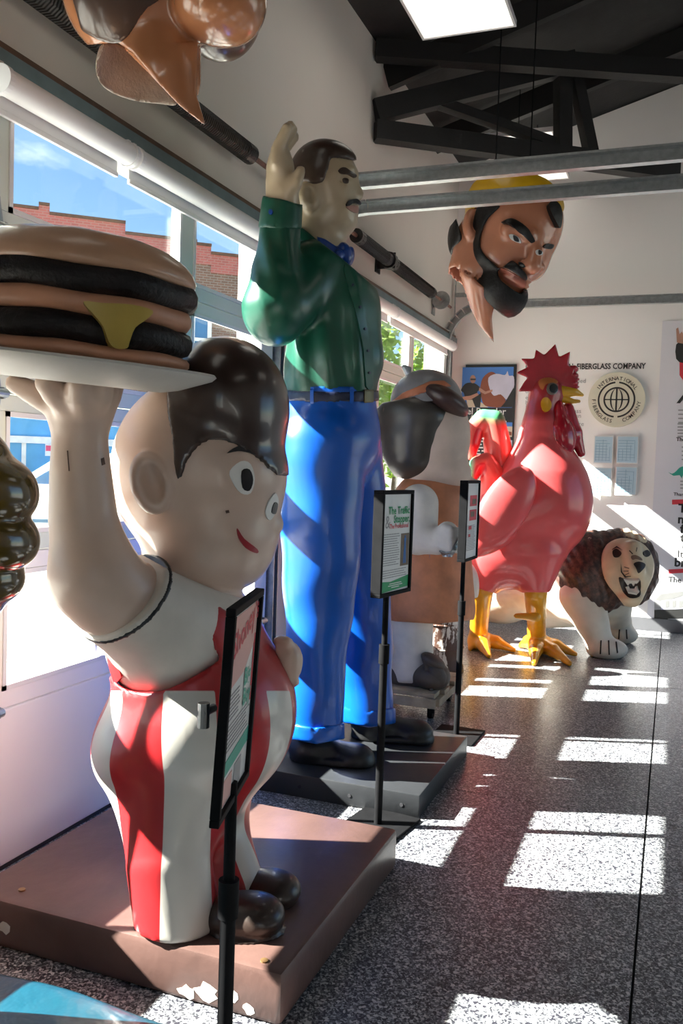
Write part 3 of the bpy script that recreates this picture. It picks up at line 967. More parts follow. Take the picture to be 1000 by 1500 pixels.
# ================================================================ NEAR FIGURES AND STANDS
SKIN = (0.56, 0.46, 0.38)
M_SKINB = paint('cream_skin_paint', (0.60, 0.445, 0.36), 0.38, 0.07, 5, bump=0.05, bscale=25, coat=0.15, wear=((0.30, 0.17, 0.11, 1), 0.74, 7))
M_HAIRB = paint('dark_brown_gloss_paint', (0.045, 0.026, 0.020), 0.28, 0.25, 4, coat=0.3)
M_WHITEB = paint('aged_white_paint', (0.62, 0.57, 0.51), 0.5, 0.1, 6, bump=0.08, bscale=40, wear=((0.33, 0.26, 0.2, 1), 0.73, 6))
M_REDP = paint('red_gloss_paint', (0.42, 0.018, 0.022), 0.32, 0.12, 4, coat=0.25)
M_INK = paint('black_gloss_paint', (0.012, 0.012, 0.014), 0.3, 0.2, 8)
M_EYEW = paint('white_gloss_paint', (0.75, 0.74, 0.72), 0.25, 0.02)
M_LIP = paint('lip_red_paint', (0.33, 0.02, 0.03), 0.3, 0.1)
M_PED = paint('worn_brown_pedestal_paint', (0.115, 0.064, 0.054), 0.38, 0.35, 3, bump=0.12, bscale=25, wear=((0.55, 0.53, 0.50, 1), 0.735, 5))
M_CHIP = paint('bare_plaster_chip', (0.6, 0.58, 0.55), 0.8)

# ---- brown pedestal under the boy
pz = 0.15
pd = B().box((-1.985, 2.055, 0.0), (-0.905, 3.09, pz), 0.018).build('pedestal', M_PED, None, (-1.44, 2.57, 0), smooth=True)
tag(pd, 'worn brown square pedestal carrying the boy statue', 'pedestal')
def chip(cx, cz, sc, seed):
    r = random.Random(seed)
    return [(cx + sc * (0.55 + 0.6 * r.random()) * math.cos(k * 0.628), cz + 0.7 * sc * (0.55 + 0.6 * r.random()) * math.sin(k * 0.628)) for k in range(10)]
for cx, cz, sc, sd in ((-1.13, 0.045, 0.04, 1), (-1.06, 0.05, 0.03, 5), (-1.19, 0.03, 0.03, 3), (-1.00, 0.03, 0.022, 4), (-1.83, 0.07, 0.03, 7)):
    B().prism(chip(cx, cz, sc, sd), (0, 2.055, 0), (1, 0, 0), (0, 0, 1), 0, 0.0012).build('paint_chip', M_CHIP, pd)
M_BOLT = paint('brass_bolt_head', (0.30, 0.18, 0.08), 0.4, metal=0.6)
for px, py in ((32, 1304), (387, 1408)):
    c = on_z(px, py, pz); B().cyl(c - [0, 0, 0.004], c + [0, 0, 0.004], 0.011, n=12).build('bolt_head', M_BOLT, pd)

# ---- boy statue: plain fibreglass boy holding a platter
d0 = 2.75
K = d0 / FPX
b_root = empty('boy_statue', tuple(on_z(290, 1340, pz)), 'large fibreglass boy statue in red and white striped overalls, one arm raised', 'statue')
def q(px, py, dd=0.0): return P(px, py, d0 + dd)
def R3(x, y=None, z=None): return np.array([x, z if z is not None else x, y if y is not None else x]) * K
skull = ell(q(290, 690), R3(124, 138, 132))
cheek = ell(q(322, 780, -.02), R3(86, 82, 112))
cheek2 = ell(q(300, 800), R3(84, 62, 104))
brow = ell(q(345, 700, -.02), R3(69, 78, 102))
chin = ell(q(348, 822, -.02), R3(34, 30, 40))
nose = ell(q(396, 768, -.05), R3(19, 17, 20))
neck = cap(q(275, 840), q(270, 900), 70 * K)
head0 = U(skull, cheek, cheek2, brow, chin, k=0.05)
head0 = U(head0, nose, k=0.018)
ec = hit(head0, 222, 708, d0 - .8, d0 + .3)
ear_o = ell(ec + AX_R * 0.0 - AX_F * 0.012, R3(27, 43, 26), roll(-14))
ear_i = ell(ec + AX_R * 0.012 - AX_F * 0.055, R3(15, 28, 22), roll(-14))
head = minus(U(head0, ear_o, k=0.012), ear_i, 0.012)
belly = ell(q(302, 1040), R3(128, 132, 156))
chest = ell(q(268, 930), R3(108, 104, 142))
butt = ell(q(215, 1085), R3(68, 74, 130))
hip = ell(q(272, 1150), R3(88, 80, 138))
legN = chain([q(252, 1170, -.16), q(248, 1260, -.24), q(259, 1356, -.27)], [68 * K, 52 * K, 50 * K])
legF = chain([q(300, 1170, .05), q(320, 1240, -.03), q(345, 1300, -.1)], [58 * K, 44 * K, 36 * K])
torso = U(belly, chest, butt, hip, k=0.07)
body_all = U(torso, legN, legF, k=0.05)
armd = -.36
upper = chain([q(222, 905, -.22), q(165, 872, armd + .03), q(140, 845, armd)], [66 * K, 57 * K, 54 * K])
fore = chain([q(138, 845, armd), q(122, 760, armd), q(118, 690, armd), q(117, 640, armd), q(116, 612, armd)], [52 * K, 43 * K, 38 * K, 34 * K, 33 * K])
palm = U(ell(q(118, 600, armd), R3(42, 36, 30)), cap(q(118, 612, armd), q(122, 583, armd), 33 * K, 44 * K), k=0.02)
fingers = [chain([q(100, 600, armd), q(62, 582, armd - .02), q(22, 562, armd - .03)], [20 * K, 17 * K, 12 * K]),
           chain([q(100, 592, armd - .06), q(82, 575, armd - .10), q(68, 561, armd - .13)], [20 * K, 18 * K, 14 * K]),
           chain([q(120, 592, armd - .07), q(117, 576, armd - .11), q(116, 561, armd - .14)], [19 * K, 18 * K, 15 * K]),
           chain([q(138, 592, armd - .05), q(146, 576, armd - .09), q(150, 561, armd - .11)], [18 * K, 17 * K, 14 * K]),
           chain([q(142, 596, armd), q(160, 578, armd), q(170, 561, armd + .01)], [17 * K, 15 * K, 12 * K])]
hand = palm
for f_ in fingers: hand = U(hand, f_, k=0.014)
handF = ell(q(422, 968, .02), R3(22, 30, 26))
for yy, xx in ((940, 420), (957, 427), (974, 427), (990, 424)):
    handF = U(handF, chain([q(410, yy, .0), q(xx, yy + 1, -.015), q(xx + 7, yy + 9, .0)], [10 * K, 9 * K, 8 * K]), k=0.006)
skin = U(head, U(fore, hand, k=0.03), k=0.01)
skin = U(skin, upper, k=0.05)
skin = U(skin, inter(chest, outline([(200, 780), (420, 780), (420, 930), (200, 930)], 1.5, 4)), neck, k=0.03)
skin = U(skin, handF)
solid('body', skin, 0.011, M_SKINB, b_root)
# hair: plain close cap of dark hair
hl = smooth_poly([(252, 640), (245, 590), (262, 470), (440, 460), (452, 640), (432, 690), (405, 696), (372, 668), (335, 648), (300, 648), (277, 672), (264, 702), (256, 690)], 4)
hair_v = U(off(head0, 0.006), ell(q(330, 596, 0), R3(93, 100, 124)), ell(q(362, 618), R3(54, 74, 112)), k=0.03)
solid('hair', inter(hair_v, outline(hl, 1.7, 3.5)), 0.010, M_HAIRB, b_root)
# face
fd = (d0 - .7, d0 + .2)
eyeS = decal('eye', head, [(336, 690), (352, 676), (366, 680), (372, 702), (366, 722), (352, 722), (340, 706)], *fd, 0.004, M_EYEW, b_root)
decal('pupil', head, [(353, 690), (364, 688), (369, 703), (364, 718), (354, 714)], *fd, 0.0065, M_INK, eyeS)
eyeT = decal('eye', head, [(388, 752), (392, 736), (402, 722), (407, 735), (402, 752), (394, 762)], *fd, 0.003, M_EYEW, b_root)
decal('pupil', head, [(396, 750), (400, 736), (405, 738), (402, 752)], *fd, 0.005, M_INK, eyeT)
decal('eyebrow', head, [(332, 664), (348, 654), (366, 655), (379, 668), (364, 663), (348, 661)], *fd, 0.004, M_INK, b_root)
decal('mouth', head, [(347, 774), (357, 789), (376, 804), (375, 810), (360, 803), (349, 788)], *fd, 0.003, M_LIP, b_root)
# shirt with the raised sleeve
shirt_poly = [(140, 800), (420, 820), (420, 960), (420, 1080), (120, 1080), (120, 900)]
cuff_n = q(140, 845, armd) - q(200, 905, -.24); cuff_n /= np.linalg.norm(cuff_n)
cuff_c = q(184, 874, armd + .04)
cutp = S(lambda p: (p - cuff_c) @ cuff_n, (-9,) * 3, (9,) * 3)
band = S(lambda p: np.abs((p - cuff_c) @ cuff_n + 0.012) - 0.007, (-9,) * 3, (9,) * 3)
sleeve = U(cap(q(226, 905, -.22), q(150, 855, armd), 72 * K, 62 * K), chest, k=0.06)
shirt_v = off(U(inter(sleeve, cutp), inter(chest, outline([(60, 700), (470, 700), (470, 1060), (60, 1060)], 1.5, 4)), k=0.0), 0.006)
shirt_v = inter(shirt_v, outline([(120, 846), (185, 800), (250, 836), (300, 858), (420, 900), (420, 1050), (120, 1050)], 1.5, 4))
solid('shirt', shirt_v, 0.010, M_WHITEB, b_root)
solid('cuff_band', inter(off(sleeve, 0.0085), band, outline([(120, 780), (260, 780), (260, 1000), (120, 1000)], 1.5, 2.75)), 0.006, M_INK, b_root)
# overalls: red and white upright stripes round the body
def stripes(p):
    l = p - q(282, 1100, 0.02)
    x = l @ AX_R; f = l @ AX_F
    return np.sin(np.arctan2(x, -f) * 7.0 + 0.6) * 1.0
M_OVER = paint('red_and_white_striped_paint', (0.42, 0.018, 0.022), 0.36, 0.12, 4, coat=0.25, layers=[('white_stripe', (0.60, 0.57, 0.52, 1), 0.02)])
ov_poly = smooth_poly([(90, 1010), (150, 985), (185, 1010), (235, 1012), (285, 990), (312, 962)], 3)[:-3] + [(306, 935), (290, 905), (268, 878), (238, 846), (262, 838), (300, 872), (345, 905), (400, 915), (480, 960), (480, 1450), (90, 1450)]
ov = off(U(body_all, k=0.0), 0.013)
ov = inter(ov, outline(ov_poly, 1.5, 4.2))
ov = inter(ov, slab_z(pz, 5)); ov.lo[2] = pz - 0.03
solid('overalls', ov, 0.011, M_OVER, b_root, {'white_stripe': lambda p: np.minimum(stripes(p) - 0.12, (proj(p)[1] - 1012) / 40)})
decal('back_strap', off(chest, 0.012), [(152, 918), (160, 922), (172, 960), (180, 990), (170, 1002), (158, 960)], *fd, 0.007, M_REDP, b_root, smooth=0)
# shoes
M_SHOEB = paint('dark_brown_shoe_paint', (0.032, 0.020, 0.016), 0.38, 0.3, 5, coat=0.2)
for (x0, y0, dd), lab in (((352, 1349, -.27), None), ((378, 1312, -.10), None)):
    up = U(ell(q(x0, y0 - 8, dd), R3(52, 30, 40)), ell(q(x0 + 28, y0 - 8, dd - .02), R3(34, 24, 38)), k=0.03)
    sole = ell(q(x0 + 6, y0 + 16, dd - .01), R3(60, 16, 46))
    cx, cy, cd = x0, y0, dd
    sh = U(up, sole, k=0.008)
    sh = inter(sh, S(lambda p: pz - p[:, 2], (-9,) * 3, (9,) * 3))
    s_o = S(sh.f, np.maximum(sh.lo, [-99, -99, pz - .01]), sh.hi)
    solid('shoe', s_o, 0.008, M_SHOEB, b_root)

# cracks and chips in the paint of the arm and neck
M_CRACK = paint('dark_crack_filler', (0.10, 0.055, 0.04), 0.7)
for pts in ([(148, 672), (152, 670), (154, 680), (149, 682)], [(98, 660), (99.5, 660), (102, 690), (100.5, 690)], [(244, 860), (258, 868), (266, 872), (258, 871)], [(330, 748), (335, 747), (336, 751), (331, 752)]):
    decal('paint_crack', U(fore, head0), pts, *fd, 0.001, M_CRACK, b_root, smooth=0)

# ---- platter held overhead, burger on it
M_PLATE = paint('chipped_white_platter_paint', (0.60, 0.57, 0.53), 0.45, 0.1, 5, bump=0.08, bscale=30, wear=((0.25, 0.16, 0.1, 1), 0.74, 6))
pc = q(104, 536, armd)
tilt = Matrix.Rotation(math.radians(4.5), 4, Vector(AX_F)) @ Matrix.Rotation(math.radians(3.5), 4, Vector(AX_R))
MP = Matrix.Translation(Vector(pc)) @ tilt
dk = d0 + armd; Kb = dk / FPX
pr = 210 * Kb
plate = B().lathe([(0.0, -0.045), (pr * .62, -0.045), (pr * .74, -0.035), (pr * .97, 0.0), (pr, 0.012), (pr * .985, 0.019), (pr * .94, 0.014), (pr * .72, -0.012), (0.0, -0.014)], 72, MP).build('serving_platter', M_PLATE, None, tuple(pc), smooth=True, ang=60)
tag(plate, 'round white platter with chipped rim held up by the boy statue', 'platter')
M_BUN = paint('tan_bun_paint', (0.50, 0.285, 0.175), 0.36, 0.16, 5, bump=0.08, bscale=16, coat=0.25)
M_BUND = paint('orange_tan_bun_paint', (0.48, 0.225, 0.13), 0.45, 0.18, 7, bump=0.1, bscale=25)
M_PATTY = paint('near_black_patty_paint', (0.012, 0.009, 0.009), 0.5, 0.4, 14, bump=0.6, bscale=45, spec=0.25)
M_CHEESE = paint('mustard_cheese_paint', (0.44, 0.31, 0.05), 0.42, 0.12, 8, bump=0.1, bscale=30)
bc = Vector(q(112, 520, armd))
br_ = 163 * Kb
MB = Matrix.Translation(Vector(q(112, 528, armd))) @ tilt
burger = empty('hamburger', tuple(MB.translation), 'oversized double hamburger with dripping cheese on the white platter', 'hamburger')
pxm = Kb     # one photo pixel at the burger
def wob(seed, amp, dz=0.0):
    r = random.Random(seed); ph = [(r.random() * 6.3, k, r.random()) for k in (3, 5, 8, 13, 21)]
    def f(a, i):
        w = sum(math.sin(a * k + p) * c / (k ** 0.5) for p, k, c in ph)
        return 1 + amp * w, dz * math.sin(a * 7 + seed) 
    return f
def layer(name, z0, z1, r0, mat, amp, seed, dz=0.002):
    h = z1 - z0
    prof = [(0, z0), (r0 * .9, z0), (r0 * .97, z0 + h * .12), (r0, z0 + h * .35), (r0 * 1.0, z0 + h * .65), (r0 * .97, z0 + h * .88), (r0 * .9, z1), (0, z1)]
    return B().lathe(prof, 96, MB, wob(seed, amp, dz)).build(name, mat, burger, smooth=True, ang=75)
layer('bottom_bun', 0 * pxm, 22 * pxm, br_ * 0.985, M_BUND, 0.008, 2)
layer('patty', 19 * pxm, 58 * pxm, br_ * 1.0, M_PATTY, 0.012, 3, 0.004)
layer('middle_bun', 55 * pxm, 88 * pxm, br_ * 0.975, M_BUND, 0.007, 4)
layer('patty', 84 * pxm, 122 * pxm, br_ * 1.01, M_PATTY, 0.012, 5, 0.004)
tb = [(0, 116), (.93, 116), (.985, 121), (.99, 128), (.955, 140), (.88, 152), (.76, 163), (.6, 171), (.4, 177), (.2, 180), (0.001, 181)]
B().lathe([(a * br_, z * pxm) for a, z in tb], 96, MB, wob(9, 0.006, 0.001)).build('top_bun', M_BUN, burger, smooth=True, ang=80)
RT = np.array(tilt.to_3x3().transposed())
burg_s = U(rcyl(np.array(MB @ Vector((0, 0, 58 * pxm))), br_ * 1.035, 56 * pxm, 0.03, RT), k=0)
decal('cheese_slice', burg_s, [(122, 442), (150, 444), (190, 446), (221, 455), (212, 468), (196, 480), (188, 500), (184, 510), (168, 510), (158, 500), (150, 478), (136, 460)], dk - .6, dk + .3, 0.008, M_CHEESE, burger, smooth=3, sink=0.03)
# ---- golden brown soft swirl statue at the left edge, on a teal base
M_SWIRL = paint('glossy_golden_brown_paint', (0.115, 0.070, 0.013), 0.16, 0.2, 4, coat=0.7)
M_CONE = paint('tan_cone_paint', (0.40, 0.24, 0.11), 0.5, 0.1, 6)
M_TEAL = paint('brushed_teal_gloss_paint', (0.002, 0.050, 0.080), 0.3, 0.3, 3, bump=0.5, bscale=14, coat=0.25)
tz = 0.15
tb_ = rbox([-1.9, 1.2, tz / 2 - 0.02], [0.93, 0.597, tz / 2 + 0.02], np.eye(3), 0.05)
tb_ = wrap(tb_, lambda p: 0.006 * np.sin(p[:, 0] * 11 + 2 * np.sin(p[:, 1] * 5)), 0.01)
tb_ = inter(tb_, slab_z(0.0, 1)); tb_.lo = np.maximum(tb_.lo, [-2.44, -9, 0.0]); 
tb_ = inter(tb_, rbox([-1.55, 1.2, 0.2], [0.56, 0.9, 0.5], np.eye(3), 0.02)); tb_.lo[:] = [-2.15, 0.55, -0.02]; tb_.hi[:] = [-0.9, 1.9, 0.25]
tob = solid('teal_base', tb_, 0.016, M_TEAL, None, origin=(-1.55, 1.2, 0))
tag(tob, 'low glossy teal base with brush marks under the golden swirl', 'pedestal')
sw = empty('soft_serve_statue', (-1.5, 1.5, tz), 'glossy golden brown soft serve swirl cut off by the left frame edge', 'statue')
ds = 1.98; Ks = ds / FPX
sc = P(-58, 700, ds); 
def ring(py, r, tube_):
    z = P(-58, py, ds)[2]
    return [(sc[0], sc[1], z), r * Ks, tube_ * Ks]
def torus(c, R, r, tilt_=0.0):
    c = np.array(c)
    def f(p):
        l = p - c
        a = np.hypot(l[:, 0], l[:, 1]) - R
        zz = l[:, 2] + tilt_ * (l @ AX_R)
        return np.hypot(a, zz * 1.0) - r
    return S(f, c - (R + r) * 1.1, c + (R + r) * 1.1)
swv = U(torus(ring(712, 0, 0)[0], 58 * Ks, 52 * Ks, .1), torus(ring(782, 0, 0)[0], 66 * Ks, 46 * Ks, .1), torus(ring(838, 0, 0)[0], 52 * Ks, 40 * Ks, .1), ell(ring(698, 0, 0)[0], np.array([90, 90, 44]) * Ks), cap(ring(690, 0, 0)[0], ring(850, 0, 0)[0], 75 * Ks), k=0.012)
swv = U(swv, cap(ring(630, 0, 0)[0], ring(680, 0, 0)[0], 12 * Ks, 55 * Ks), k=0.03)
solid('swirl', swv, 0.006, M_SWIRL, sw)
zt_ = ring(850, 0, 0)[0][2]
Mc = Matrix.Translation((sc[0], sc[1], 0))
B().lathe([(0.03, tz), (0.06, tz + .02), (0.06, zt_ - .25), (0.082, zt_ - .03), (0.082, zt_ + .01), (0.0, zt_ + .01)], 32, Mc).build('cone', M_CONE, sw, smooth=True)
bpy.context.view_layer.update()

# ---- sign stands
M_PAPER = paint('printed_sheet_white', (0.74, 0.74, 0.73), 0.35, 0.01)
M_PINK = paint('print_salmon', (0.72, 0.40, 0.36), 0.5, 0.02); M_PRED = paint('print_red', (0.62, 0.04, 0.06), 0.5, 0.02)
M_PGRN = paint('print_green', (0.01, 0.30, 0.10), 0.5, 0.02); M_PTEAL = paint('print_teal_green', (0.03, 0.36, 0.26), 0.5, 0.02)
M_PBLK = paint('print_black', (0.02, 0.02, 0.02), 0.5, 0.02); M_PGRY = paint('print_grey', (0.32, 0.32, 0.33), 0.5, 0.02)
M_PBLU = paint('print_blue', (0.02, 0.14, 0.45), 0.5, 0.05)
M_SGLASS = paint('plain_print_brown', (0.16, 0.11, 0.07), 0.5, 0.3, 20)
def stand(lab, foot, yaw_deg, zc, w, h, tilt_deg, depth, base=(0.30, 0.26)):
    """pole stand on a flat plate; the framed sheet faces the direction yaw_deg (degrees from +X towards -Y)"""
    foot = Vector((foot[0], foot[1], 0))
    r = empty('sign_stand', tuple(foot), lab, 'sign stand')
    a = math.radians(yaw_deg)
    n = Vector((math.cos(a), -math.sin(a), 0)); xd = Vector((math.sin(a), math.cos(a), 0)); zd = Vector((0, 0, 1))
    T = Matrix.Rotation(math.radians(tilt_deg), 3, xd)
    n2, z2 = T @ n, T @ zd
    Mb = Matrix((xd, n, zd)).transposed().to_4x4(); Mb.translation = foot
    B().box((-base[0] / 2, -base[1] / 2, 0), (base[0] / 2, base[1] / 2, 0.012), 0.003, M=Mb).build('base_plate', BLACK, r)
    zb = zc - h / 2
    zj = min(0.74, zb - 0.2)
    B().cyl(foot + zd * 0.01, foot + zd * zj, 0.0165, n=16).build('lower_pole', BLACK, r, smooth=True)
    B().cyl(foot + zd * (zj - .03), foot + zd * (zb + .04), 0.0125, n=16).build('upper_pole', BLACK, r, smooth=True)
    B().cyl(foot + zd * (zj - 0.05), foot + zd * (zj + 0.03), 0.022, n=16).build('clamp_collar', BLACK, r, smooth=True)
    c = foot + zd * zc + n * (depth / 2)
    F = Matrix((xd, z2, n2)).transposed().to_4x4(); F.translation = c
    b = B(); t = 0.016
    for q_ in ((-w / 2, -h / 2, w / 2, -h / 2 + t), (-w / 2, h / 2 - t, w / 2, h / 2), (-w / 2, -h / 2 + t, -w / 2 + t, h / 2 - t), (w / 2 - t, -h / 2 + t, w / 2, h / 2 - t)):
        b.box((q_[0], q_[1], -depth / 2), (q_[2], q_[3], depth / 2), 0.002, M=F)
    b.box((-w / 2 + t, -h / 2 + t, -depth / 2), (w / 2 - t, h / 2 - t, -depth / 2 + 0.004), M=F)
    b.build('sign_frame', BLACK, r)
    sh = B().box((-w / 2 + t, -h / 2 + t, depth / 2 - 0.012), (w / 2 - t, h / 2 - t, depth / 2 - 0.009), M=F).build('sheet', M_PAPER, r)
    O = c + n2 * (depth / 2 - 0.009)
    return r, sh, O, xd, z2

def para(lines, x, y, w, lh, th, seed, left=True):
    """small unreadable print as thin bars"""
    rr = random.Random(seed); out = []
    for k in range(lines):
        L = w * (0.82 + 0.18 * rr.random()); xx = x
        while xx < x + L - 0.004:
            ww = min(0.006 + 0.016 * rr.random(), x + L - xx)
            out.append(rect(xx, y - k * lh, xx + ww, y - k * lh + th)); xx += ww + 0.0035
    return out

# nearest stand, seen almost edge on, in front of the boy statue
r, sh, O, xd, zd = stand('nearest black sign stand with a grazing-angle sheet in front of the boy statue', (-0.834, 1.60), -15.5, 1.008, 0.295, 0.43, 3.0, 0.02, (0.26, 0.24))
flats('print_panel', [[(-0.125, 0.19), (0.125, 0.19), (0.125, 0.105), (0.02, 0.055), (-0.125, 0.045)]], O, xd, zd, M_PINK, sh)
letters('lettering', [("Shoney's", -0.105, 0.105, 0.072, 'LEFT', 1.2, 12)], O, xd, zd, M_PRED, sh, 0.002)
letters('lettering', [('Big', 0.03, 0.022, 0.052, 'LEFT', 2), ('Boy', 0.03, -0.022, 0.052, 'LEFT', 2)], O, xd, zd, M_PTEAL, sh, 0.002)
flats('print_stroke', [rect(0.112, -0.03, 0.122, 0.12)], O, xd, zd, M_PRED, sh, 0.0015)
flats('small_print', para(7, -0.12, 0.03, 0.13, 0.0085, 0.003, 3) + para(7, -0.12, -0.034, 0.24, 0.0085, 0.003, 4), O, xd, zd, M_PGRY, sh)
flats('print_band', [[(-0.131, -0.135), (-0.131, -0.105), (0.131, -0.092), (0.131, -0.125)]], O, xd, zd, M_PTEAL, sh)
flats('print_picture', [rect(-0.115, -0.195, -0.02, -0.142)], O, xd, zd, M_PINK, sh)
flats('print_picture', [rect(0.0, -0.195, 0.07, -0.138)], O, xd, zd, M_PGRY, sh)
b = B(); cc = Vector((-0.834, 1.60, 1.0)) - Vector((0.02, 0.05, 0)); b.cyl(cc, cc + Vector((0, -0.05, 0)), 0.009, n=12); b.cyl(cc + Vector((0, -0.04, -0.03)), cc + Vector((0, -0.04, 0.02)), 0.012, n=12); b.build('clamp_knob', STEEL, r)

# stand before the giant in green
f2 = on_z(553, 1210, 0.0)
r, sh, O, xd, zd = stand('black sign stand with green headed sheet in front of the blue trousers', f2[:2], 9.0, 1.196, 0.285, 0.43, 0.0, 0.045)
letters('lettering', [('The Traffic', 0.115, 0.118, 0.044, 'RIGHT', 1.2), ('Stopper,', 0.12, 0.083, 0.044, 'RIGHT', 1.2)], O, xd, zd, M_PGRN, sh)
letters('lettering', [('The Professional', 0.108, 0.06, 0.026, 'RIGHT', 1.2)], O, xd, zd, M_PRED, sh)
letters('lettering', [('&', -0.108, 0.062, 0.075, 'LEFT', 0)], O, xd, zd, M_PGRY, sh)
flats('print_picture', [rect(0.045, -0.10, 0.12, 0.035)], O, xd, zd, M_SGLASS, sh)
flats('print_picture', [[(0.07, -0.09), (0.076, 0.0), (0.072, 0.013), (0.079, 0.016), (0.078, 0.026), (0.088, 0.026), (0.087, 0.016), (0.094, 0.013), (0.09, 0.0), (0.096, -0.09), (0.086, -0.09), (0.083, -0.03), (0.08, -0.09)]], O, xd, zd, M_PBLU, sh, 0.0018)
flats('small_print', para(14, -0.11, 0.035, 0.145, 0.0096, 0.0035, 5) + para(4, -0.11, -0.112, 0.22, 0.0096, 0.0035, 6), O, xd, zd, M_PGRY, sh)
flats('print_band', [[(-0.125, -0.198), (-0.125, -0.152), (-0.04, -0.158), (0.125, -0.142), (0.125, -0.19)]], O, xd, zd, M_PGRN, sh)
flats('small_print', [rect(-0.05, -0.168, 0.06, -0.165), rect(-0.06, -0.176, 0.07, -0.173), rect(-0.03, -0.184, 0.04, -0.181)], O, xd, zd, M_PAPER, sh, 0.0018)
# stand before the smocked figure
f3 = on_z(668, 1078, 0.0)
r, sh, O, xd, zd = stand('black sign stand turned edge on in front of the rust smocked figure', f3[:2], 2.0, 1.225, 0.285, 0.445, 0.0, 0.045)
for q_ in (rect(-0.05, 0.08, 0.1, 0.14), rect(-0.05, 0.0, 0.1, 0.06)): flats('print_picture', [q_], O, xd, zd, M_PRED, sh)
for q_ in (rect(-0.03, 0.02, 0.05, 0.05), rect(0.0, 0.09, 0.08, 0.12)): flats('print_picture', [q_], O, xd, zd, M_SGLASS, sh, 0.0018)
flats('small_print', para(16, -0.10, -0.03, 0.2, 0.009, 0.0035, 8), O, xd, zd, M_PGRY, sh)
flats('print_stroke', [rect(-0.06, -0.05, 0.0, -0.03), rect(-0.06, -0.09, -0.02, -0.075)], O, xd, zd, M_PRED, sh, 0.0018)
# ================================================================ THE GIANT IN GREEN AND BLUE
M_PED2 = paint('charcoal_plinth_paint', (0.028, 0.030, 0.034), 0.42, 0.25, 4, bump=0.08, bscale=30)
gz = 0.105
pl = B().box((-1.98, 3.557, 0.0), (-0.95, 4.481, gz), 0.006).build('plinth', M_PED2, None, (-1.46, 4.0, 0), smooth=True)
tag(pl, 'charcoal square plinth carrying the giant in blue trousers', 'plinth')
for k in range(4):
    B().cyl((-1.75 + .24 * k, 3.554, 0.05), (-1.75 + .24 * k, 3.56, 0.05), 0.008, n=8).build('screw_hole', M_JOINT, pl)

M_SKING = paint('yellowed_skin_paint', (0.44, 0.35, 0.24), 0.34, 0.08, 5, coat=0.2, wear=((0.2, 0.13, 0.08, 1), 0.77, 6))
M_HAIRG = paint('dark_brown_hair_paint', (0.050, 0.030, 0.022), 0.34, 0.25, 8, coat=0.2)
M_SHIRT = paint('bottle_green_shirt_paint', (0.006, 0.072, 0.044), 0.33, 0.3, 3, bump=0.05, bscale=12, coat=0.12, wear=((0.16, 0.28, 0.2, 1), 0.745, 4))
M_TROUS = paint('bright_blue_trouser_paint', (0.002, 0.088, 0.46), 0.32, 0.15, 3, coat=0.15, wear=((0.25, 0.36, 0.55, 1), 0.77, 7))
M_BELT = paint('navy_belt_paint', (0.014, 0.020, 0.055), 0.35, 0.2, 6)
M_BOW = paint('cobalt_bow_tie_paint', (0.006, 0.045, 0.26), 0.3, 0.2, 6, coat=0.3)
M_SHOEG = paint('worn_black_shoe_paint', (0.020, 0.020, 0.021), 0.42, 0.4, 6, bump=0.1, bscale=20)
d0 = 4.12; K = d0 / FPX
g = empty('giant_man_statue', tuple(on_z(520, 1100, gz)), 'giant fibreglass man in green shirt, bow tie and blue trousers with raised hand', 'statue')
# head
g_sk = ell(q(474, 268), R3(50, 57, 46))
g_fc = ell(q(488, 292), R3(32, 50, 38))
g_jaw = ell(q(490, 318), R3(33, 30, 35), roll(18))
g_chin = ell(q(507, 327, -.01), R3(13, 11, 17))
g_brow = ell(q(511, 255, -.02), R3(13, 10, 28))
g_nose = chain([q(517, 264, -.02), q(526, 284, -.02)], [4 * K, 7 * K])
g_nost = ell(q(520, 289, -.03), R3(9, 6, 10))
g_lips = U(ell(q(516, 302, -.02), R3(9, 5, 15)), ell(q(515, 310, -.02), R3(8, 5, 13)), k=0.01)
g_neck = cap(q(462, 300), q(466, 372), 34 * K, 40 * K)
h1 = U(g_sk, g_fc, g_jaw, k=0.045); h1 = U(h1, g_chin, g_brow, g_nose, g_nost, g_lips, k=0.014)
eyehole = ell(hit(h1, 506, 264, 3.3, 4.6) - AX_F * 0.012, R3(9, 5, 7))
h1 = minus(h1, eyehole, 0.02)
h1 = U(h1, ell(hit(h1, 505, 266, 3.3, 4.6) + AX_F * .012, R3(7, 5, 7)), k=.006)
h2 = U(h1, g_neck, k=0.05)
ec = hit(h2, 452, 290, 3.3, 4.6)
ear = minus(ell(ec - AX_F * 0.01, R3(14, 20, 12), roll(-12)), ell(ec + AX_R * 0.008 - AX_F * 0.045, R3(6.5, 12, 9), roll(-12)), 0.008)
h2 = U(h2, ear, k=0.008)
# raised hand
wr_ = [q(414, 300, -.3), q(412, 270, -.3), q(410, 248, -.3)]
ghand = U(chain(wr_, [23 * K, 21 * K, 17 * K]), ell(q(411, 246, -.3), R3(16, 34, 27)), k=0.03)
for dd, x1, y1, x2, y2, r_ in ((-.37, 406, 218, 421, 188, 7.6), (-.32, 407, 215, 425, 186, 7.8), (-.27, 410, 216, 428, 190, 7.6), (-.22, 413, 222, 431, 200, 7)):
    ghand = U(ghand, chain([q(405, 240, dd), q(x1, y1, dd), q(x2, y2, dd - .01)], [8.5 * K, 8.2 * K, r_ * K]), k=0.010)
thumb = chain([q(420, 282, -.34), q(433, 268, -.36), q(440, 250, -.36)], [13 * K, 9.5 * K, 6.5 * K])
ghand = U(ghand, thumb, k=0.025)
solid('body', U(h2, ghand), 0.0125, M_SKING, g)
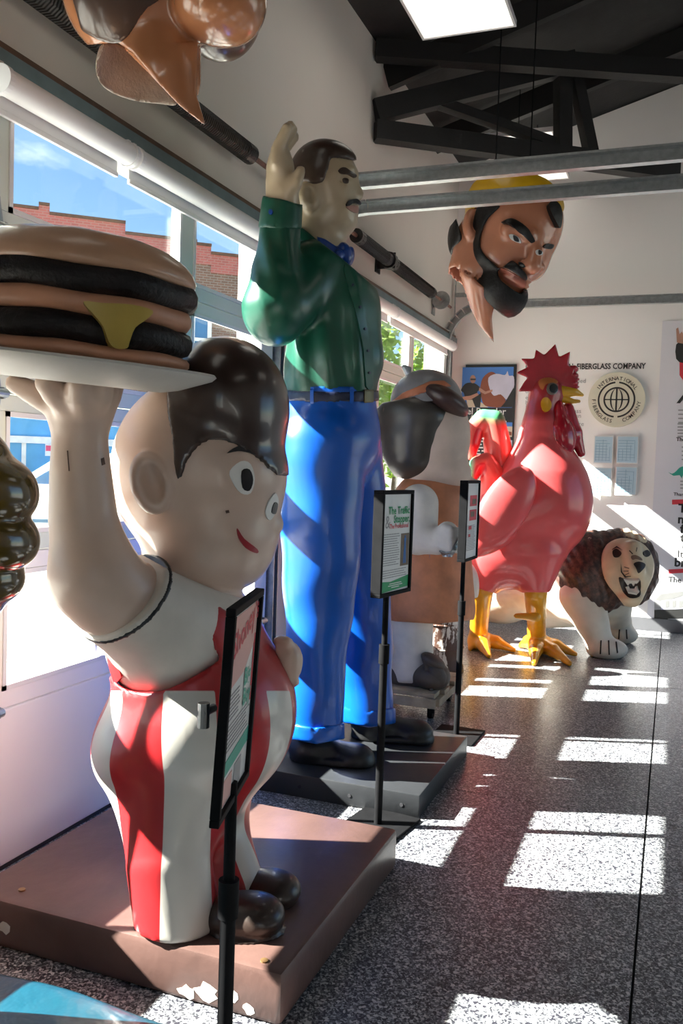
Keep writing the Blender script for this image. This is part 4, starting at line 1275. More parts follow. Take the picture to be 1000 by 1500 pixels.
# hair
ghl = [(428, 322), (425, 240), (440, 190), (520, 190), (522, 236), (500, 232), (484, 231), (481, 246), (474, 266), (458, 272), (449, 266), (441, 270), (440, 285), (447, 300), (436, 318)]
ghair = inter(U(off(h1, 0.010), ell(q(478, 240), R3(44, 28, 45)), k=0.02), outline(ghl, 3.2, 5.2))
solid('hair', ghair, 0.0115, M_HAIRG, g)
gd = (3.3, 4.6)
decal('eyebrow', h1, [(495, 250), (501, 246), (511, 249), (520, 256), (518, 261), (509, 256), (500, 255)], *gd, 0.008, M_HAIRG, g)
ge = decal('eye', h1, [(497, 264), (503, 261), (511, 263), (514, 267), (507, 269), (500, 268)], *gd, 0.003, M_SKING, g)
decal('pupil', h1, [(502, 262), (509, 263), (509, 268), (503, 268)], *gd, 0.005, M_HAIRG, ge)
decal('moustache', h1, [(506, 300), (510, 294), (517, 292), (525, 295), (525, 300), (516, 298), (509, 302)], *gd, 0.012, M_INK, g)
decal('lips', h1, [(507, 302), (516, 301), (524, 303), (523, 312), (515, 310), (508, 305)], *gd, 0.003, paint('muted_pink_lip_paint', (0.36, 0.17, 0.13), 0.35), g)
# shirt
tor = U(ell(q(492, 460), R3(64, 100, 70)), ell(q(486, 530), R3(65, 70, 62)), ell(q(470, 395), R3(52, 42, 74)), cap(q(484, 545), q(484, 572), 66 * K, 66 * K), k=0.09)
fold = lambda p: 0.011 * np.sin((p @ AX_R) * 46 + 5 * p[:, 2] + 1.5 * np.sin(p[:, 2] * 4)) * np.clip((2.55 - p[:, 2]) / 0.5, 0, 1) * np.clip((p[:, 2] - 1.75) / 0.2, 0, 1)
tor = wrap(inter(tor, slab_z(1.0, 9)), fold, 0.01)
slv = U(chain([q(446, 410, -.14), q(418, 445, -.28), q(404, 462, -.31)], [46 * K, 42 * K, 38 * K]), ell(q(402, 452, -.31), R3(41, 48, 42)), k=0.04)
frm = chain([q(402, 450, -.31), q(406, 400, -.31), q(410, 340, -.30), q(412, 312, -.30)], [41 * K, 34 * K, 27 * K, 24.5 * K])
frm = wrap(frm, lambda p: 0.004 * np.sin((p @ AX_R) * 70 + 20 * p[:, 2]), 0.01)
shirt = U(U(slv, frm, k=0.03), tor, k=0.05)
shirt = inter(shirt, outline([(330, 318), (446, 318), (446, 338), (470, 355), (500, 378), (560, 430), (590, 585), (380, 585), (330, 480)], 3.0, 5.6))
solid('shirt', shirt, 0.014, M_SHIRT, g)
cufv = inter(off(chain([q(409, 345, -.30), q(413, 300, -.30)], [27 * K, 25 * K]), 0.008), outline([(370, 333), (370, 280), (394, 289), (410, 291), (437, 299), (450, 300), (450, 336)], 3.0, 5.6))
cf = solid('cuff', minus(cufv, chain([q(410, 320, -.30), q(414, 270, -.30)], [19 * K, 18 * K])), 0.009, M_SHIRT, g)
decal('cuff_button', cufv, disc(397, 311, 3, 4, 10), *gd, 0.006, M_BOW, cf, smooth=0)
collar = inter(off(g_neck, 0.05), outline([(428, 338), (437, 331), (446, 336), (470, 356), (496, 372), (502, 390), (470, 380), (434, 352)], 3.2, 5.2))
solid('collar', collar, 0.010, M_SHIRT, g)
bowb = inter(off(g_neck, 0.060), outline([(464, 346), (476, 350), (494, 362), (504, 372), (500, 386), (484, 378), (466, 364)], 3.2, 5.2))
bowk = U(ell(q(505, 372, -.13), R3(10, 17, 12), roll(-15)), ell(q(496, 374, -.18), R3(7, 9, 7)), ell(q(511, 376, -.05), R3(8, 15, 14), roll(10)), k=0.01)
bowv = U(bowb, bowk, k=0.012)
solid('bow_tie', bowv, 0.009, M_BOW, g)
plk = decal('shirt_placket', off(tor, 0.0), [(503, 396), (511, 394), (530, 450), (541, 510), (544, 566), (535, 566), (531, 512), (519, 452)], *gd, 0.006, M_SHIRT, g, smooth=2)
for x, y in ((516, 418), (526, 450), (533, 482), (537, 514), (539, 546)):
    decal('button', tor, disc(x, y, 1.7, 2.0, 8), *gd, 0.010, M_BELT, plk, smooth=0, step=1.5)
# trousers
hips = U(ell(q(484, 640), R3(69, 95, 66)), cap(q(484, 575), q(484, 640), 67 * K, 68 * K), k=0.05)
lN = chain([q(472, 650, -.10), q(470, 780, -.14), q(468, 900, -.16), q(462, 1000, -.17), q(463, 1082, -.17)], [64 * K, 58 * K, 48 * K, 40 * K, 38 * K])
lF = chain([q(505, 660, .16), q(517, 780, .22), q(532, 900, .25), q(538, 1000, .26), q(541, 1058, .26)], [56 * K, 52 * K, 43 * K, 40 * K, 39 * K])
tro = U(U(hips, lN, k=0.04), lF, k=0.03)
tro = wrap(tro, lambda p: 0.005 * np.sin(p[:, 2] * 9 + (p @ AX_R) * 16) + 0.003 * np.sin(p[:, 2] * 23 - (p @ AX_R) * 9), 0.01)
tro = inter(tro, outline([(380, 566), (590, 566), (620, 1060), (590, 1058), (560, 1062), (540, 1066), (500, 1057), (496, 1075), (497, 1083), (462, 1088), (425, 1080), (380, 1070)], 3.0, 5.6))
solid('trousers', tro, 0.014, M_TROUS, g)
for (a, b, r0, r1, cut) in ((q(462, 1040, -.17), q(463, 1090, -.17), 39.5, 39.5, [(400, 1056), (462, 1066), (510, 1058), (510, 1081), (463, 1090), (400, 1078)]),
                            (q(540, 1010, .26), q(541, 1070, .26), 40.5, 40.5, [(480, 1030), (540, 1040), (600, 1034), (600, 1056), (541, 1066), (480, 1054)])):
    solid('trouser_cuff', inter(off(cap(a, b, r0 * K, r1 * K), 0.004), outline(cut, 3.0, 5.6)), 0.012, M_TROUS, g)
bsh = cap(q(484, 540), q(484, 610), 66.5 * K, 68 * K)
belt = inter(off(bsh, 0.010), outline([(380, 570), (484, 574), (590, 571), (590, 586), (484, 590), (380, 586)], 3.0, 5.6))
bo = solid('belt', belt, 0.011, M_BELT, g)
decal('belt_buckle', belt, [(533, 572), (546, 572), (546, 588), (533, 589)], *gd, 0.005, paint('dull_brass', (0.12, 0.09, 0.04), 0.35, metal=0.6), bo, smooth=0)
for x in (457, 515): decal('belt_loop', belt, [(x - 2.5, 568), (x + 2.5, 568), (x + 2.5, 590), (x - 2.5, 590)], *gd, 0.004, M_TROUS, g, smooth=0)
# shoes
def gshoe(x0, y0, dd, s=1.0, lift=0):
    sh = U(ell(q(x0 - 28, y0 - 22, dd), R3(34, 26, 34)), cap(q(x0 - 10, y0 - 14, dd), q(x0 + 40, y0 - 10, dd - .04), 24 * K, 17 * K), ell(q(x0 + 38, y0 - 9, dd - .05), R3(26, 15, 26)), k=0.04)
    sl_ = U(cap(q(x0 - 32, y0 - 4, dd), q(x0 + 40, y0 - 2, dd - .05), 29 * K, 26 * K), k=.01)
    sl_ = inter(sl_, slab_z(gz, gz + 0.032))
    v = U(inter(sh, slab_z(gz, 2)), sl_, k=0.006)
    v.lo = np.maximum(v.lo, [-99, -99, gz - 0.02]); v.hi = np.minimum(v.hi, [99, 99, gz + 0.4])
    return v
dn, df = (on_z(490, 1112, gz) - EYE) @ FH, (on_z(570, 1080, gz) - EYE) @ FH
sA = gshoe(484, 1118, dn - d0); sB = gshoe(572, 1082, df - d0)
solid('shoe', sA, 0.010, M_SHOEG, g); solid('shoe', sB, 0.010, M_SHOEG, g)

# ================================================================ SMOCKED FIGURE WITH CAP ON A DOLLY
d0 = 5.45; K = d0 / FPX
M_SM_SKIN = paint('weathered_flesh_paint', (0.66, 0.50, 0.41), 0.6, 0.15, 5, bump=0.1, bscale=30, wear=((0.25, 0.2, 0.17, 1), 0.7, 5))
M_SM_ARM = paint('grey_white_primer', (0.78, 0.69, 0.62), 0.6, 0.15, 6, bump=0.1, bscale=30)
M_SMOCK = paint('rust_orange_smock_paint', (0.62, 0.225, 0.105), 0.55, 0.3, 6, bump=0.1, bscale=25, wear=((0.30, 0.17, 0.22, 1), 0.66, 4))
M_SM_HAIR = paint('sooty_brown_hair_paint', (0.050, 0.040, 0.033), 0.42, 0.35, 5, bump=0.1, bscale=20, coat=0.2, wear=((0.14, 0.085, 0.055, 1), 0.64, 4))
M_CAPG = paint('grey_cap_paint', (0.22, 0.21, 0.22), 0.4, 0.3, 5, coat=0.2, wear=((0.5, 0.48, 0.46, 1), 0.68, 6))
M_CAPO = paint('orange_cap_band_paint', (0.52, 0.17, 0.08), 0.45, 0.2, 6)
M_CAPB = paint('dark_brim_paint', (0.050, 0.022, 0.018), 0.4, 0.3, 6)
M_SANDAL = paint('mouse_brown_shoe_paint', (0.085, 0.062, 0.052), 0.6, 0.3, 6, bump=0.1)
M_PLANK = paint('raw_pine_plank', (0.42, 0.33, 0.24), 0.75, 0.25, 12, bump=0.15, bscale=40)
floor_d = lambda px, py, z=0.0: (on_z(px, py, z) - EYE) @ FH
dz = 0.17
s_root = empty('smocked_figure_statue', (*P(608, 700, d0)[:2], dz), 'weathered fibreglass figure with grey cap, dark bobbed hair and rust smock', 'statue')
face = ell(q(632, 640, .02), R3(56, 80, 62))
nk = cap(q(634, 690), q(630, 725), 36 * K, 38 * K)
hd = U(face, nk, ell(q(655, 692, -.02), R3(34, 26, 44)), k=0.05)
chn = chain([q(676, 705, -.05), q(700, 706, -.08)], [11 * K, 3 * K])
legs_ = U(cap(q(602, 890, -.05), q(602, 985, -.05), 30 * K, 33 * K), cap(q(612, 890, .2), q(608, 975, .2), 24 * K, 26 * K))
legs_ = inter(legs_, outline([(540, 860), (720, 860), (720, 1003), (540, 1000)], 4, 7))
armv = U(chain([q(613, 738, -.22), q(612, 785, -.27), q(640, 794, -.34)], [28 * K, 27 * K, 18 * K]), ell(q(655, 786, -.38), R3(17, 21, 18)), k=0.03)
for yy in (774, 783, 792, 801): armv = U(armv, chain([q(650, yy, -.42), q(660, yy + 2, -.45), q(669, yy + 4, -.42)], [7 * K, 6.5 * K, 5.5 * K]), k=0.006)
solid('body', U(hd, chn, k=0.01), 0.016, M_SM_SKIN, s_root)
solid('arm', armv, 0.013, M_SM_ARM, s_root)
solid('legs', legs_, 0.016, M_SM_ARM, s_root)
smk = U(ell(q(630, 738), R3(56, 50, 54)), cap(q(628, 770), q(630, 890), 58 * K, 66 * K), k=0.05)
smk = inter(smk, outline([(540, 690), (720, 690), (720, 905), (640, 914), (540, 908)], 4, 7))
smo = solid('smock', smk, 0.016, M_SMOCK, s_root)
hairv = U(ell(q(606, 635), R3(56, 62, 64)), ell(q(608, 610, .0), R3(60, 34, 66), roll(12)), ell(q(602, 670, -.02), R3(44, 32, 52)), chain([q(575, 622), q(553, 616, 0)], [28 * K, 9 * K]), k=0.05)
hairv = inter(hairv, outline([(540, 610), (560, 590), (660, 570), (656, 600), (646, 620), (647, 660), (640, 690), (620, 702), (580, 702), (540, 640)], 4, 7))
solid('hair', hairv, 0.014, M_SM_HAIR, s_root)
capv = U(ell(q(624, 588), R3(52, 46, 56)), ell(q(620, 600), R3(56, 26, 60), roll(-14)), k=0.03)
capd = inter(capv, outline([(560, 530), (690, 530), (690, 600), (650, 585), (600, 592), (560, 615)], 4, 7))
cb = solid('cap', capd, 0.013, M_CAPG, s_root)
bandv = inter(off(capv, 0.006), outline([(566, 594), (590, 575), (630, 558), (650, 557), (662, 566), (640, 570), (600, 582), (568, 604)], 4, 7))
solid('cap_band', bandv, 0.010, M_CAPO, s_root)
brim = U(ell(q(646, 588, -.06), R3(42, 20, 58), roll(28)), ell(q(664, 597, -.06), R3(18, 10, 44), roll(30)), k=0.03)
solid('brim', brim, 0.012, M_CAPB, s_root)
solid('bent_bracket', U(cap(q(598, 548, -.02), q(592, 538, -.03), 5 * K, 4 * K), cap(q(592, 538, -.03), q(600, 540, -.03), 4 * K, 3 * K)), 0.006, STEEL, s_root)
decal('bracelet', armv, [(644, 806), (652, 809), (660, 808), (672, 786), (675, 788), (662, 814), (648, 814)], 4.4, 6, 0.008, STEEL, s_root, smooth=0)
# shoes of the figure
shv = U(chain([q(590, 988, -.05), q(630, 992, -.10)], [26 * K, 26 * K]), ell(q(632, 990, -.16), R3(27, 20, 34)), k=0.03)
shv = inter(shv, slab_z(dz - .005, 3)); shv.lo[2] = max(shv.lo[2], dz - .03)
sho = solid('shoe', shv, 0.012, M_SANDAL, s_root)
flap = U(ell(q(634, 968, -.2), R3(19, 9, 26), roll(28)), cap(q(621, 962, -.24), q(632, 1014, -.26), 4 * K, 3 * K), k=0.012)
solid('shoe_tongue', flap, 0.010, M_SANDAL, s_root)
solid('shoe_tongue', ell(q(640, 988, -.26), R3(12, 17, 10), roll(-30)), 0.010, M_SANDAL, s_root)
# dolly
cxd = (P(612, 700, d0 + .02))[:2]
dol = empty('plank_dolly', (cxd[0], cxd[1], 0), 'raw pine plank dolly on casters under the rust smocked figure', 'dolly')
for k in range(5):
    y = cxd[1] - 0.30 + 0.125 * k
    B().box((cxd[0] - 0.27 - 0.02 * (k % 2), y, dz - 0.028), (cxd[0] + 0.27 - 0.03 * ((k + 1) % 2), y + 0.115, dz - 0.002), 0.002).build('plank', M_PLANK, dol)
for x in (-0.22, 0.18):
    B().box((cxd[0] + x, cxd[1] - 0.30, dz - 0.075), (cxd[0] + x + 0.09, cxd[1] + 0.31, dz - 0.03), 0.002).build('runner', M_PLANK, dol)
B().box((cxd[0] - 0.27, cxd[1] - 0.325, dz - 0.085), (cxd[0] + 0.25, cxd[1] - 0.302, dz - 0.03), 0.002).build('plank', M_PLANK, dol)
for x in (-0.2, 0.2):
    for y in (-0.22, 0.22):
        b = B(); b.cyl((cxd[0] + x - .015, cxd[1] + y, 0.035), (cxd[0] + x + .015, cxd[1] + y, 0.035), 0.035, n=16); b.box((cxd[0] + x - .02, cxd[1] + y - .015, 0.035), (cxd[0] + x + .02, cxd[1] + y + .015, dz - .075)); b.build('caster', BLACK, dol)

# ================================================================ PEELING WHITE BARREL
M_PEEL = paint('white_paint_over_rust', (0.10, 0.040, 0.022), 0.6, 0.3, 6, bump=0.2, bscale=30)
_M = Mat('peeling_white_paint')
_tc = _M.n('ShaderNodeTexCoord'); _mp = _M.n('ShaderNodeMapping'); _mp.inputs['Scale'].default_value = (9, 9, 3.2)
_nz = _M.n('ShaderNodeTexNoise', Scale=1.0, Detail=8.0, Roughness=0.7)
_M.l(_tc.outputs['Object'], _mp.inputs['Vector']); _M.l(_mp.outputs[0], _nz.inputs['Vector'])
_c = _M.mix(_M.ramp(_nz.outputs['Fac'], 0.50, 0.53), (0.66, 0.60, 0.55, 1), (0.085, 0.036, 0.022, 1))
_M.l(_c, _M.p.inputs['Base Color']); _M.p.inputs['Roughness'].default_value = 0.6
_b = _M.n('ShaderNodeBump', Strength=0.4, Distance=0.01); _M.l(_nz.outputs['Fac'], _b.inputs['Height']); _M.l(_b.outputs[0], _M.p.inputs['Normal'])
db = 6.45
bc_ = P(652, 700, db); rb = 36 * db / FPX
bz = lambda py: P(652, py, db)[2]
tbar = bz(876)
Mb = Matrix.Translation((bc_[0], bc_[1], 0))
bar = empty('peeling_barrel', (bc_[0], bc_[1], 0), 'upright barrel with white paint peeling to brown, behind the smocked figure', 'barrel')
B().lathe([(0, 0.02), (rb * 1.0, 0.02), (rb * 1.04, 0.03), (rb * 1.04, 0.05), (rb, 0.06), (rb * 1.01, tbar * .33), (rb * 1.04, tbar * .345), (rb * 1.01, tbar * .36), (rb, tbar * .66), (rb * 1.04, tbar * .675), (rb, tbar * .69), (rb, tbar - .04), (rb * .96, tbar - .01), (rb * .9, tbar), (0, tbar)], 40, Mb).build('drum', _M.m, bar, smooth=True)
B().lathe([(0, 0), (rb * 1.05, 0), (rb * 1.06, 0.012), (rb * 1.03, 0.03), (0, 0.03)], 40, Mb).build('base_ring', M_CAPB, bar, smooth=True)
knob = ell(P(680, 858, db + .1), np.array([22, 22, 38]) * db / FPX)
kn = solid('white_boulder', inter(U(knob, cap(P(680, 858, db + .1), P(672, 880, db), 16 * db / FPX)), slab_z(tbar, 5)), 0.012, M_SM_ARM, bar)
kn.name = 'rounded_lid_knob'

# ================================================================ ROOSTER
d0 = 6.93; K = d0 / FPX
M_RED = (0.50, 0.030, 0.040)
def rmat(name, layers=()): return paint(name, (0.56, 0.060, 0.070), 0.26, 0.12, 3, coat=0.45, layers=layers)
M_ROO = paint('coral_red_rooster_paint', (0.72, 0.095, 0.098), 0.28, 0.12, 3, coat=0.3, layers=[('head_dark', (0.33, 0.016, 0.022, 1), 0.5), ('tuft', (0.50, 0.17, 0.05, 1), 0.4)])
M_TAIL = paint('tail_feather_paint', (0.72, 0.11, 0.09), 0.3, 0.15, 3, coat=0.4, layers=[('green_tip', (0.10, 0.42, 0.20, 1), 0.7), ('red_core', (0.52, 0.010, 0.022, 1), 0.8)])
M_COMB = paint('crimson_comb_paint', (0.40, 0.010, 0.024), 0.2, 0.2, 6, coat=0.7)
M_BEAK = paint('yolk_yellow_beak_paint', (0.66, 0.34, 0.010), 0.3, 0.15, 5, coat=0.3)
M_RLEG = paint('orange_yellow_leg_paint', (0.72, 0.32, 0.012), 0.32, 0.15, 4, coat=0.3)
ro = empty('rooster_statue', (*P(770, 700, d0)[:2], 0.0), 'giant red fibreglass rooster with yellow legs and green tipped tail', 'statue')
rbody = U(ell(q(802, 735), R3(64, 82, 66)), ell(q(752, 760), R3(62, 76, 62), roll(22)), ell(q(742, 812), R3(54, 52, 54)), k=0.12)
rneck = chain([q(790, 690), q(792, 640), q(794, 600), q(799, 578)], [50 * K, 33 * K, 24 * K, 22 * K])
rhead = U(ell(q(800, 576), R3(24, 25, 22)), ell(q(813, 578), R3(13, 14, 14)), k=0.03)
thF = U(cap(q(712, 815, -.05), q(707, 862, -.05), 32 * K, 20 * K), k=0)
thN = U(cap(q(786, 815, -.12), q(785, 866, -.16), 40 * K, 20 * K), k=0)
rr = U(rbody, rneck, k=0.14); rr = U(rr, rhead, k=0.04); rr = U(rr, thF, thN, k=0.10)
wing = U(ell(q(738, 745, -.40), R3(66, 33, 14), roll(-58)), ell(q(716, 792, -.36), R3(42, 18, 12), roll(-24)), k=0.03)
rr = inter(rr, outline([(600, 480), (900, 480), (900, 868), (770, 868), (734, 872), (690, 860), (600, 870)], 5.5, 9))
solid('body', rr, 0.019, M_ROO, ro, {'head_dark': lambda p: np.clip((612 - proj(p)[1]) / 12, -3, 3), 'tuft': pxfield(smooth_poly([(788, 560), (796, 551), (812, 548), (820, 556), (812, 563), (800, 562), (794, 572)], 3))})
solid('wing', wing, 0.016, M_ROO, ro, {'head_dark': lambda p: -np.ones(len(p)), 'tuft': lambda p: -np.ones(len(p))})
def plume(name, pts, rs, flat=2.0, dd=0.0):
    v = chain([q(x, y, dd) for x, y in pts], [r * K for r in rs], k=0.02)
    return v
pA = U(chain([q(733, 740, .1), q(734, 690, .12), q(727, 645, .12), q(722, 618, .12), q(708, 614, .12), q(695, 628, .1), q(690, 650, .08), q(690, 668, .07)], [27 * K, 24 * K, 20 * K, 18 * K, 15 * K, 14 * K, 13 * K, 7 * K]), k=0)
pB = chain([q(722, 740, .0), q(722, 700, -.02), q(712, 676, -.03), q(699, 680, -.04), q(692, 700, -.05)], [26 * K, 20 * K, 13 * K, 12 * K, 7 * K])
solid('tail_plume', pA, 0.016, M_TAIL, ro, {'green_tip': lambda p: np.clip((np.maximum(615 + 0.10 * (proj(p)[0] - 700) - proj(p)[1], 695 - 0.1 * (proj(p)[1] - 620) - 10 - proj(p)[0] + 0 * p[:, 0])) / 8, -2, 2),
      'red_core': pxfield(smooth_poly([(698, 628), (706, 630), (704, 650), (698, 668), (690, 668), (692, 645)], 3))})
solid('tail_plume', pB, 0.014, M_TAIL, ro, {'green_tip': lambda p: np.clip((693 - proj(p)[0]) / 6, -2, 2), 'red_core': pxfield(smooth_poly([(697, 682), (710, 678), (712, 692), (700, 704), (694, 700)], 3))})
combp = [(760, 573), (768, 560), (774, 553), (757, 546), (774, 538), (764, 526), (783, 526), (785, 513), (797, 521), (813, 505), (818, 524), (834, 516), (832, 537), (842, 540), (838, 548), (848, 555), (842, 561), (848, 567), (836, 573), (820, 564), (806, 556), (794, 562), (786, 572)]
solid('comb', off(outline(combp, d0 - .055, d0 + .055), 0.004), 0.011, M_COMB, ro)
bumps = U(*[ell(q(838, y, -.0), R3(9, 6, 12)) for y in (541, 551, 562)], k=0.01); solid('comb_ruffle', bumps, 0.010, M_COMB, ro)
wat = U(ell(q(820, 612, -.09), R3(10, 26, 11), roll(-6)), ell(q(823, 640, -.11), R3(19, 31, 17), roll(-8)), chain([q(832, 598, -.05), q(841, 635, -.05), q(851, 664, -.05)], [8 * K, 11 * K, 6 * K], k=.02), k=0.03)
solid('wattle', wat, 0.012, M_COMB, ro)
bk = U(chain([q(822, 574, -.03), q(840, 574, -.03), q(853, 579, -.03)], [10 * K, 7 * K, 2.5 * K])); bk2 = U(chain([q(820, 583, -.03), q(838, 588, -.03), q(848, 588, -.03)], [7 * K, 4 * K, 2.5 * K]))
solid('upper_beak', bk, 0.010, M_BEAK, ro); solid('lower_beak', bk2, 0.009, M_BEAK, ro)
rhs = U(rneck, rhead, k=0.04)
rd = (6, 8)
e1 = decal('eye', rhs, disc(808, 570, 8, 8.5, 14), *rd, 0.012, paint('eye_ring_paint', (0.2, 0.16, 0.14), 0.3), ro, smooth=0)
decal('pupil', rhs, disc(809, 570, 5.5, 6, 12), *rd, 0.022, M_INK, e1, smooth=0)
decal('ear_lobe', rhs, disc(799, 593, 7, 11, 16), *rd, 0.02, M_BEAK, ro, smooth=0)
def rleg(x0, y0, x1, y1, dd, toes, spur):
    fz_ = lambda x, y, up=0: None
    a = q(x0, y0, dd); dft = floor_d(x1, y1) - d0
    foot = q(x1, y1 - 14, dft)
    v = chain([a, (a + foot) / 2 + AX_U * 0.02, foot], [17 * K, 14 * K, 14 * K], k=0.02)
    for tx, ty in toes:
        t = on_z(tx, ty, 0.02); m = (foot + t) / 2; m[2] = max(0.07, foot[2] * .55)
        v = U(v, chain([foot, m, t], [14 * K, 10 * K, 4 * K], k=0.02), k=0.03)
    if spur: v = U(v, chain([q(x0 + (x1 - x0) * .35, spur[1] + 2, dd), q(spur[0], spur[1], dd + .05)], [7 * K, 4 * K]), k=0.02)
    v = inter(v, slab_z(0.0, 3)); v.lo[2] = -0.03
    return v
solid('leg', rleg(706, 862, 700, 950, -.05, ((716, 961), (752, 952), (688, 950)), None), 0.014, M_RLEG, ro)
solid('leg', rleg(784, 866, 786, 955, -.16, ((782, 972), (834, 972), (842, 958), (762, 946)), (756, 902)), 0.014, M_RLEG, ro)

# ================================================================ LION
d0 = 7.32; K = d0 / FPX
M_LION = paint('cream_lion_paint', (0.66, 0.60, 0.51), 0.5, 0.15, 4, bump=0.06, bscale=25, wear=((0.62, 0.58, 0.52, 1), 0.66, 4))
M_LFACE = paint('tan_lion_face_paint', (0.68, 0.53, 0.35), 0.45, 0.15, 6, coat=0.2)
_MN = Mat('dark_brown_mane_paint')
_c = _MN.mix(_MN.ramp(_MN.noise(22, 6, 0.7), 0.42, 0.62), (0.035, 0.018, 0.016, 1), (0.13, 0.062, 0.045, 1))
_c = _MN.mix(_MN.ramp(_MN.noise(5, 5, 0.6), 0.66, 0.69), _c, (0.6, 0.5, 0.42, 1))
_MN.l(_c, _MN.p.inputs['Base Color']); _MN.p.inputs['Roughness'].default_value = 0.45
M_LDARK = paint('black_brown_mark_paint', (0.022, 0.013, 0.010), 0.4)
M_TOOTH = paint('tooth_white_paint', (0.72, 0.69, 0.62), 0.35)
li = empty('lion_statue', (*P(860, 700, d0)[:2], 0.0), 'snarling cream lion statue with dark brown mane crouching by the far wall', 'statue')
fl_ = lambda x, y, z=0.0: on_z(x, y, z)
dP = [floor_d(889, 962) - d0, floor_d(914, 941) - d0]
lbody = U(ell(q(815, 862, .45), R3(92, 50, 62)), ell(q(735, 872, .75), R3(60, 46, 60)), ell(q(850, 872, .12), R3(48, 46, 52)), k=0.12)
l1 = chain([q(850, 872, -.05), q(866, 910, dP[0] + .04), q(880, 946, dP[0])], [34 * K, 23 * K, 19 * K], k=.04)
l1 = U(l1, ell(q(889, 951, dP[0] - .02), R3(29, 16, 24)), k=.04)
l2 = chain([q(898, 880, .15), q(906, 910, dP[1]), q(910, 926, dP[1])], [28 * K, 18 * K, 17 * K], k=.04)
l2 = U(l2, ell(q(914, 930, dP[1] - .02), R3(21, 14, 20)), k=.04)
rear = U(cap(q(800, 900, .5), q(850, 905, .35), 22 * K, 14 * K), k=.02)
lb = U(lbody, l1, l2, rear, k=.06)
for dx in (-14, 0, 14): lb = minus(lb, cap(q(890 + dx, 942, dP[0] - .17), q(889 + dx, 964, dP[0] - .17), 2 * K), 0.02)
for dx in (-9, 3): lb = minus(lb, cap(q(915 + dx, 922, dP[1] - .14), q(914 + dx, 944, dP[1] - .14), 2 * K), 0.02)
lb = inter(lb, slab_z(0, 3)); lb.lo[2] = -0.03
solid('body', lb, 0.018, M_LION, li)
for pts in ([(879, 938), (881, 938), (880, 958), (878, 958)], [(890, 938), (892, 938), (893, 959), (891, 959)], [(901, 940), (903, 940), (905, 956), (903, 957)], [(906, 922), (908, 922), (907, 936), (905, 936)], [(916, 922), (918, 922), (919, 936), (917, 936)]):
    decal('toe_line', lb, pts, 6, 9, 0.003, M_LDARK, li, smooth=0, step=2)
mane = U(ell(q(862, 832, .02), R3(52, 56, 54)), ell(q(905, 822, .0), R3(56, 48, 40)), ell(q(868, 864, -.03), R3(48, 36, 40)), ell(q(922, 838, -.02), R3(42, 50, 34)), k=0.05)
mane = wrap(mane, lambda p: 0.006 * np.sin((p @ AX_R) * 95 + 22 * p[:, 2] + 4 * np.sin(p[:, 2] * 9)) + 0.004 * np.sin((p @ AX_R) * 31 - p[:, 2] * 26 + (p @ AX_F) * 40), 0.03)
mane = inter(mane, outline([(806, 815), (830, 790), (870, 772), (905, 768), (945, 775), (966, 800), (966, 850), (948, 882), (930, 892), (900, 900), (884, 906), (868, 898), (850, 906), (826, 890), (806, 850)], 5.5, 9))
solid('mane', mane, 0.016, _MN.m, li)
lface = U(ell(q(916, 832, -.24), R3(40, 46, 30)), ell(q(931, 850, -.34), R3(24, 22, 24)), chain([q(926, 806, -.38), q(932, 834, -.46)], [14 * K, 12 * K]), k=0.05)
jawl = ell(q(926, 876, -.34), R3(21, 13, 22))
lface = U(lface, jawl, k=0.03)
mouth = ell(q(926, 860, -.50), R3(14, 13, 20))
lf = minus(lface, mouth, 0.02)
lf = inter(lf, outline(smooth_poly([(880, 820), (888, 798), (910, 788), (938, 794), (954, 812), (958, 836), (948, 862), (936, 886), (918, 890), (904, 874), (886, 850)], 3), 5.5, 9))
lfo = solid('face', lf, 0.013, M_LFACE, li)
ld = (6, 8)
decal('mouth_opening', lf, [(906, 846), (916, 848), (936, 848), (938, 862), (936, 874), (922, 876), (912, 866)], *ld, 0.004, M_LDARK, lfo)
decal('nose', lf, [(928, 826), (935, 823), (943, 826), (943, 831), (938, 837), (934, 839), (931, 832)], *ld, 0.008, M_LDARK, lfo)
decal('brow_mark', lf, [(924, 815), (930, 813), (938, 817), (940, 821), (932, 819), (926, 820)], *ld, 0.003, paint('brown_brow_paint', (0.20, 0.12, 0.08), 0.5), lfo)
for pts in ([(897, 808), (903, 804), (910, 810), (906, 816), (899, 816)], [(942, 808), (948, 806), (952, 812), (947, 816), (942, 813)]):
    e_ = decal('eye', lf, pts, *ld, 0.006, M_LDARK, lfo)
for pts in ([(896, 805), (903, 800), (912, 806), (903, 802)], [(909, 826), (911, 838), (916, 844), (924, 844), (915, 846), (909, 838)], [(914, 830), (921, 832), (921, 833), (914, 831)], [(913, 836), (920, 836), (920, 837), (913, 837)], [(915, 842), (921, 839), (921, 840), (915, 843)], [(922, 806), (927, 811), (926, 812), (921, 807)], [(933, 802), (932, 808), (931, 808), (932, 802)]):
    decal('painted_line', lf, pts, *ld, 0.003, M_LDARK, lfo, smooth=0)
for pts in ([(914, 847), (936, 847), (935, 853), (931, 852), (929, 858), (926, 852), (921, 852), (918, 857), (915, 852)], [(915, 860), (919, 858), (922, 864), (931, 864), (934, 858), (936, 866), (932, 872), (920, 870)]):
    decal('teeth', lf, pts, *ld, 0.022, M_TOOTH, lfo, smooth=0)
solid('worn_crown_patch', inter(off(mane, 0.004), outline(smooth_poly([(912, 772), (925, 771), (936, 784), (948, 790), (944, 796), (930, 790), (916, 786)], 3), 5.5, 7.32)), 0.010, M_LFACE, li)
# flat shims under the paws
M_SHIM = paint('brown_wood_shim', (0.12, 0.08, 0.06), 0.7)

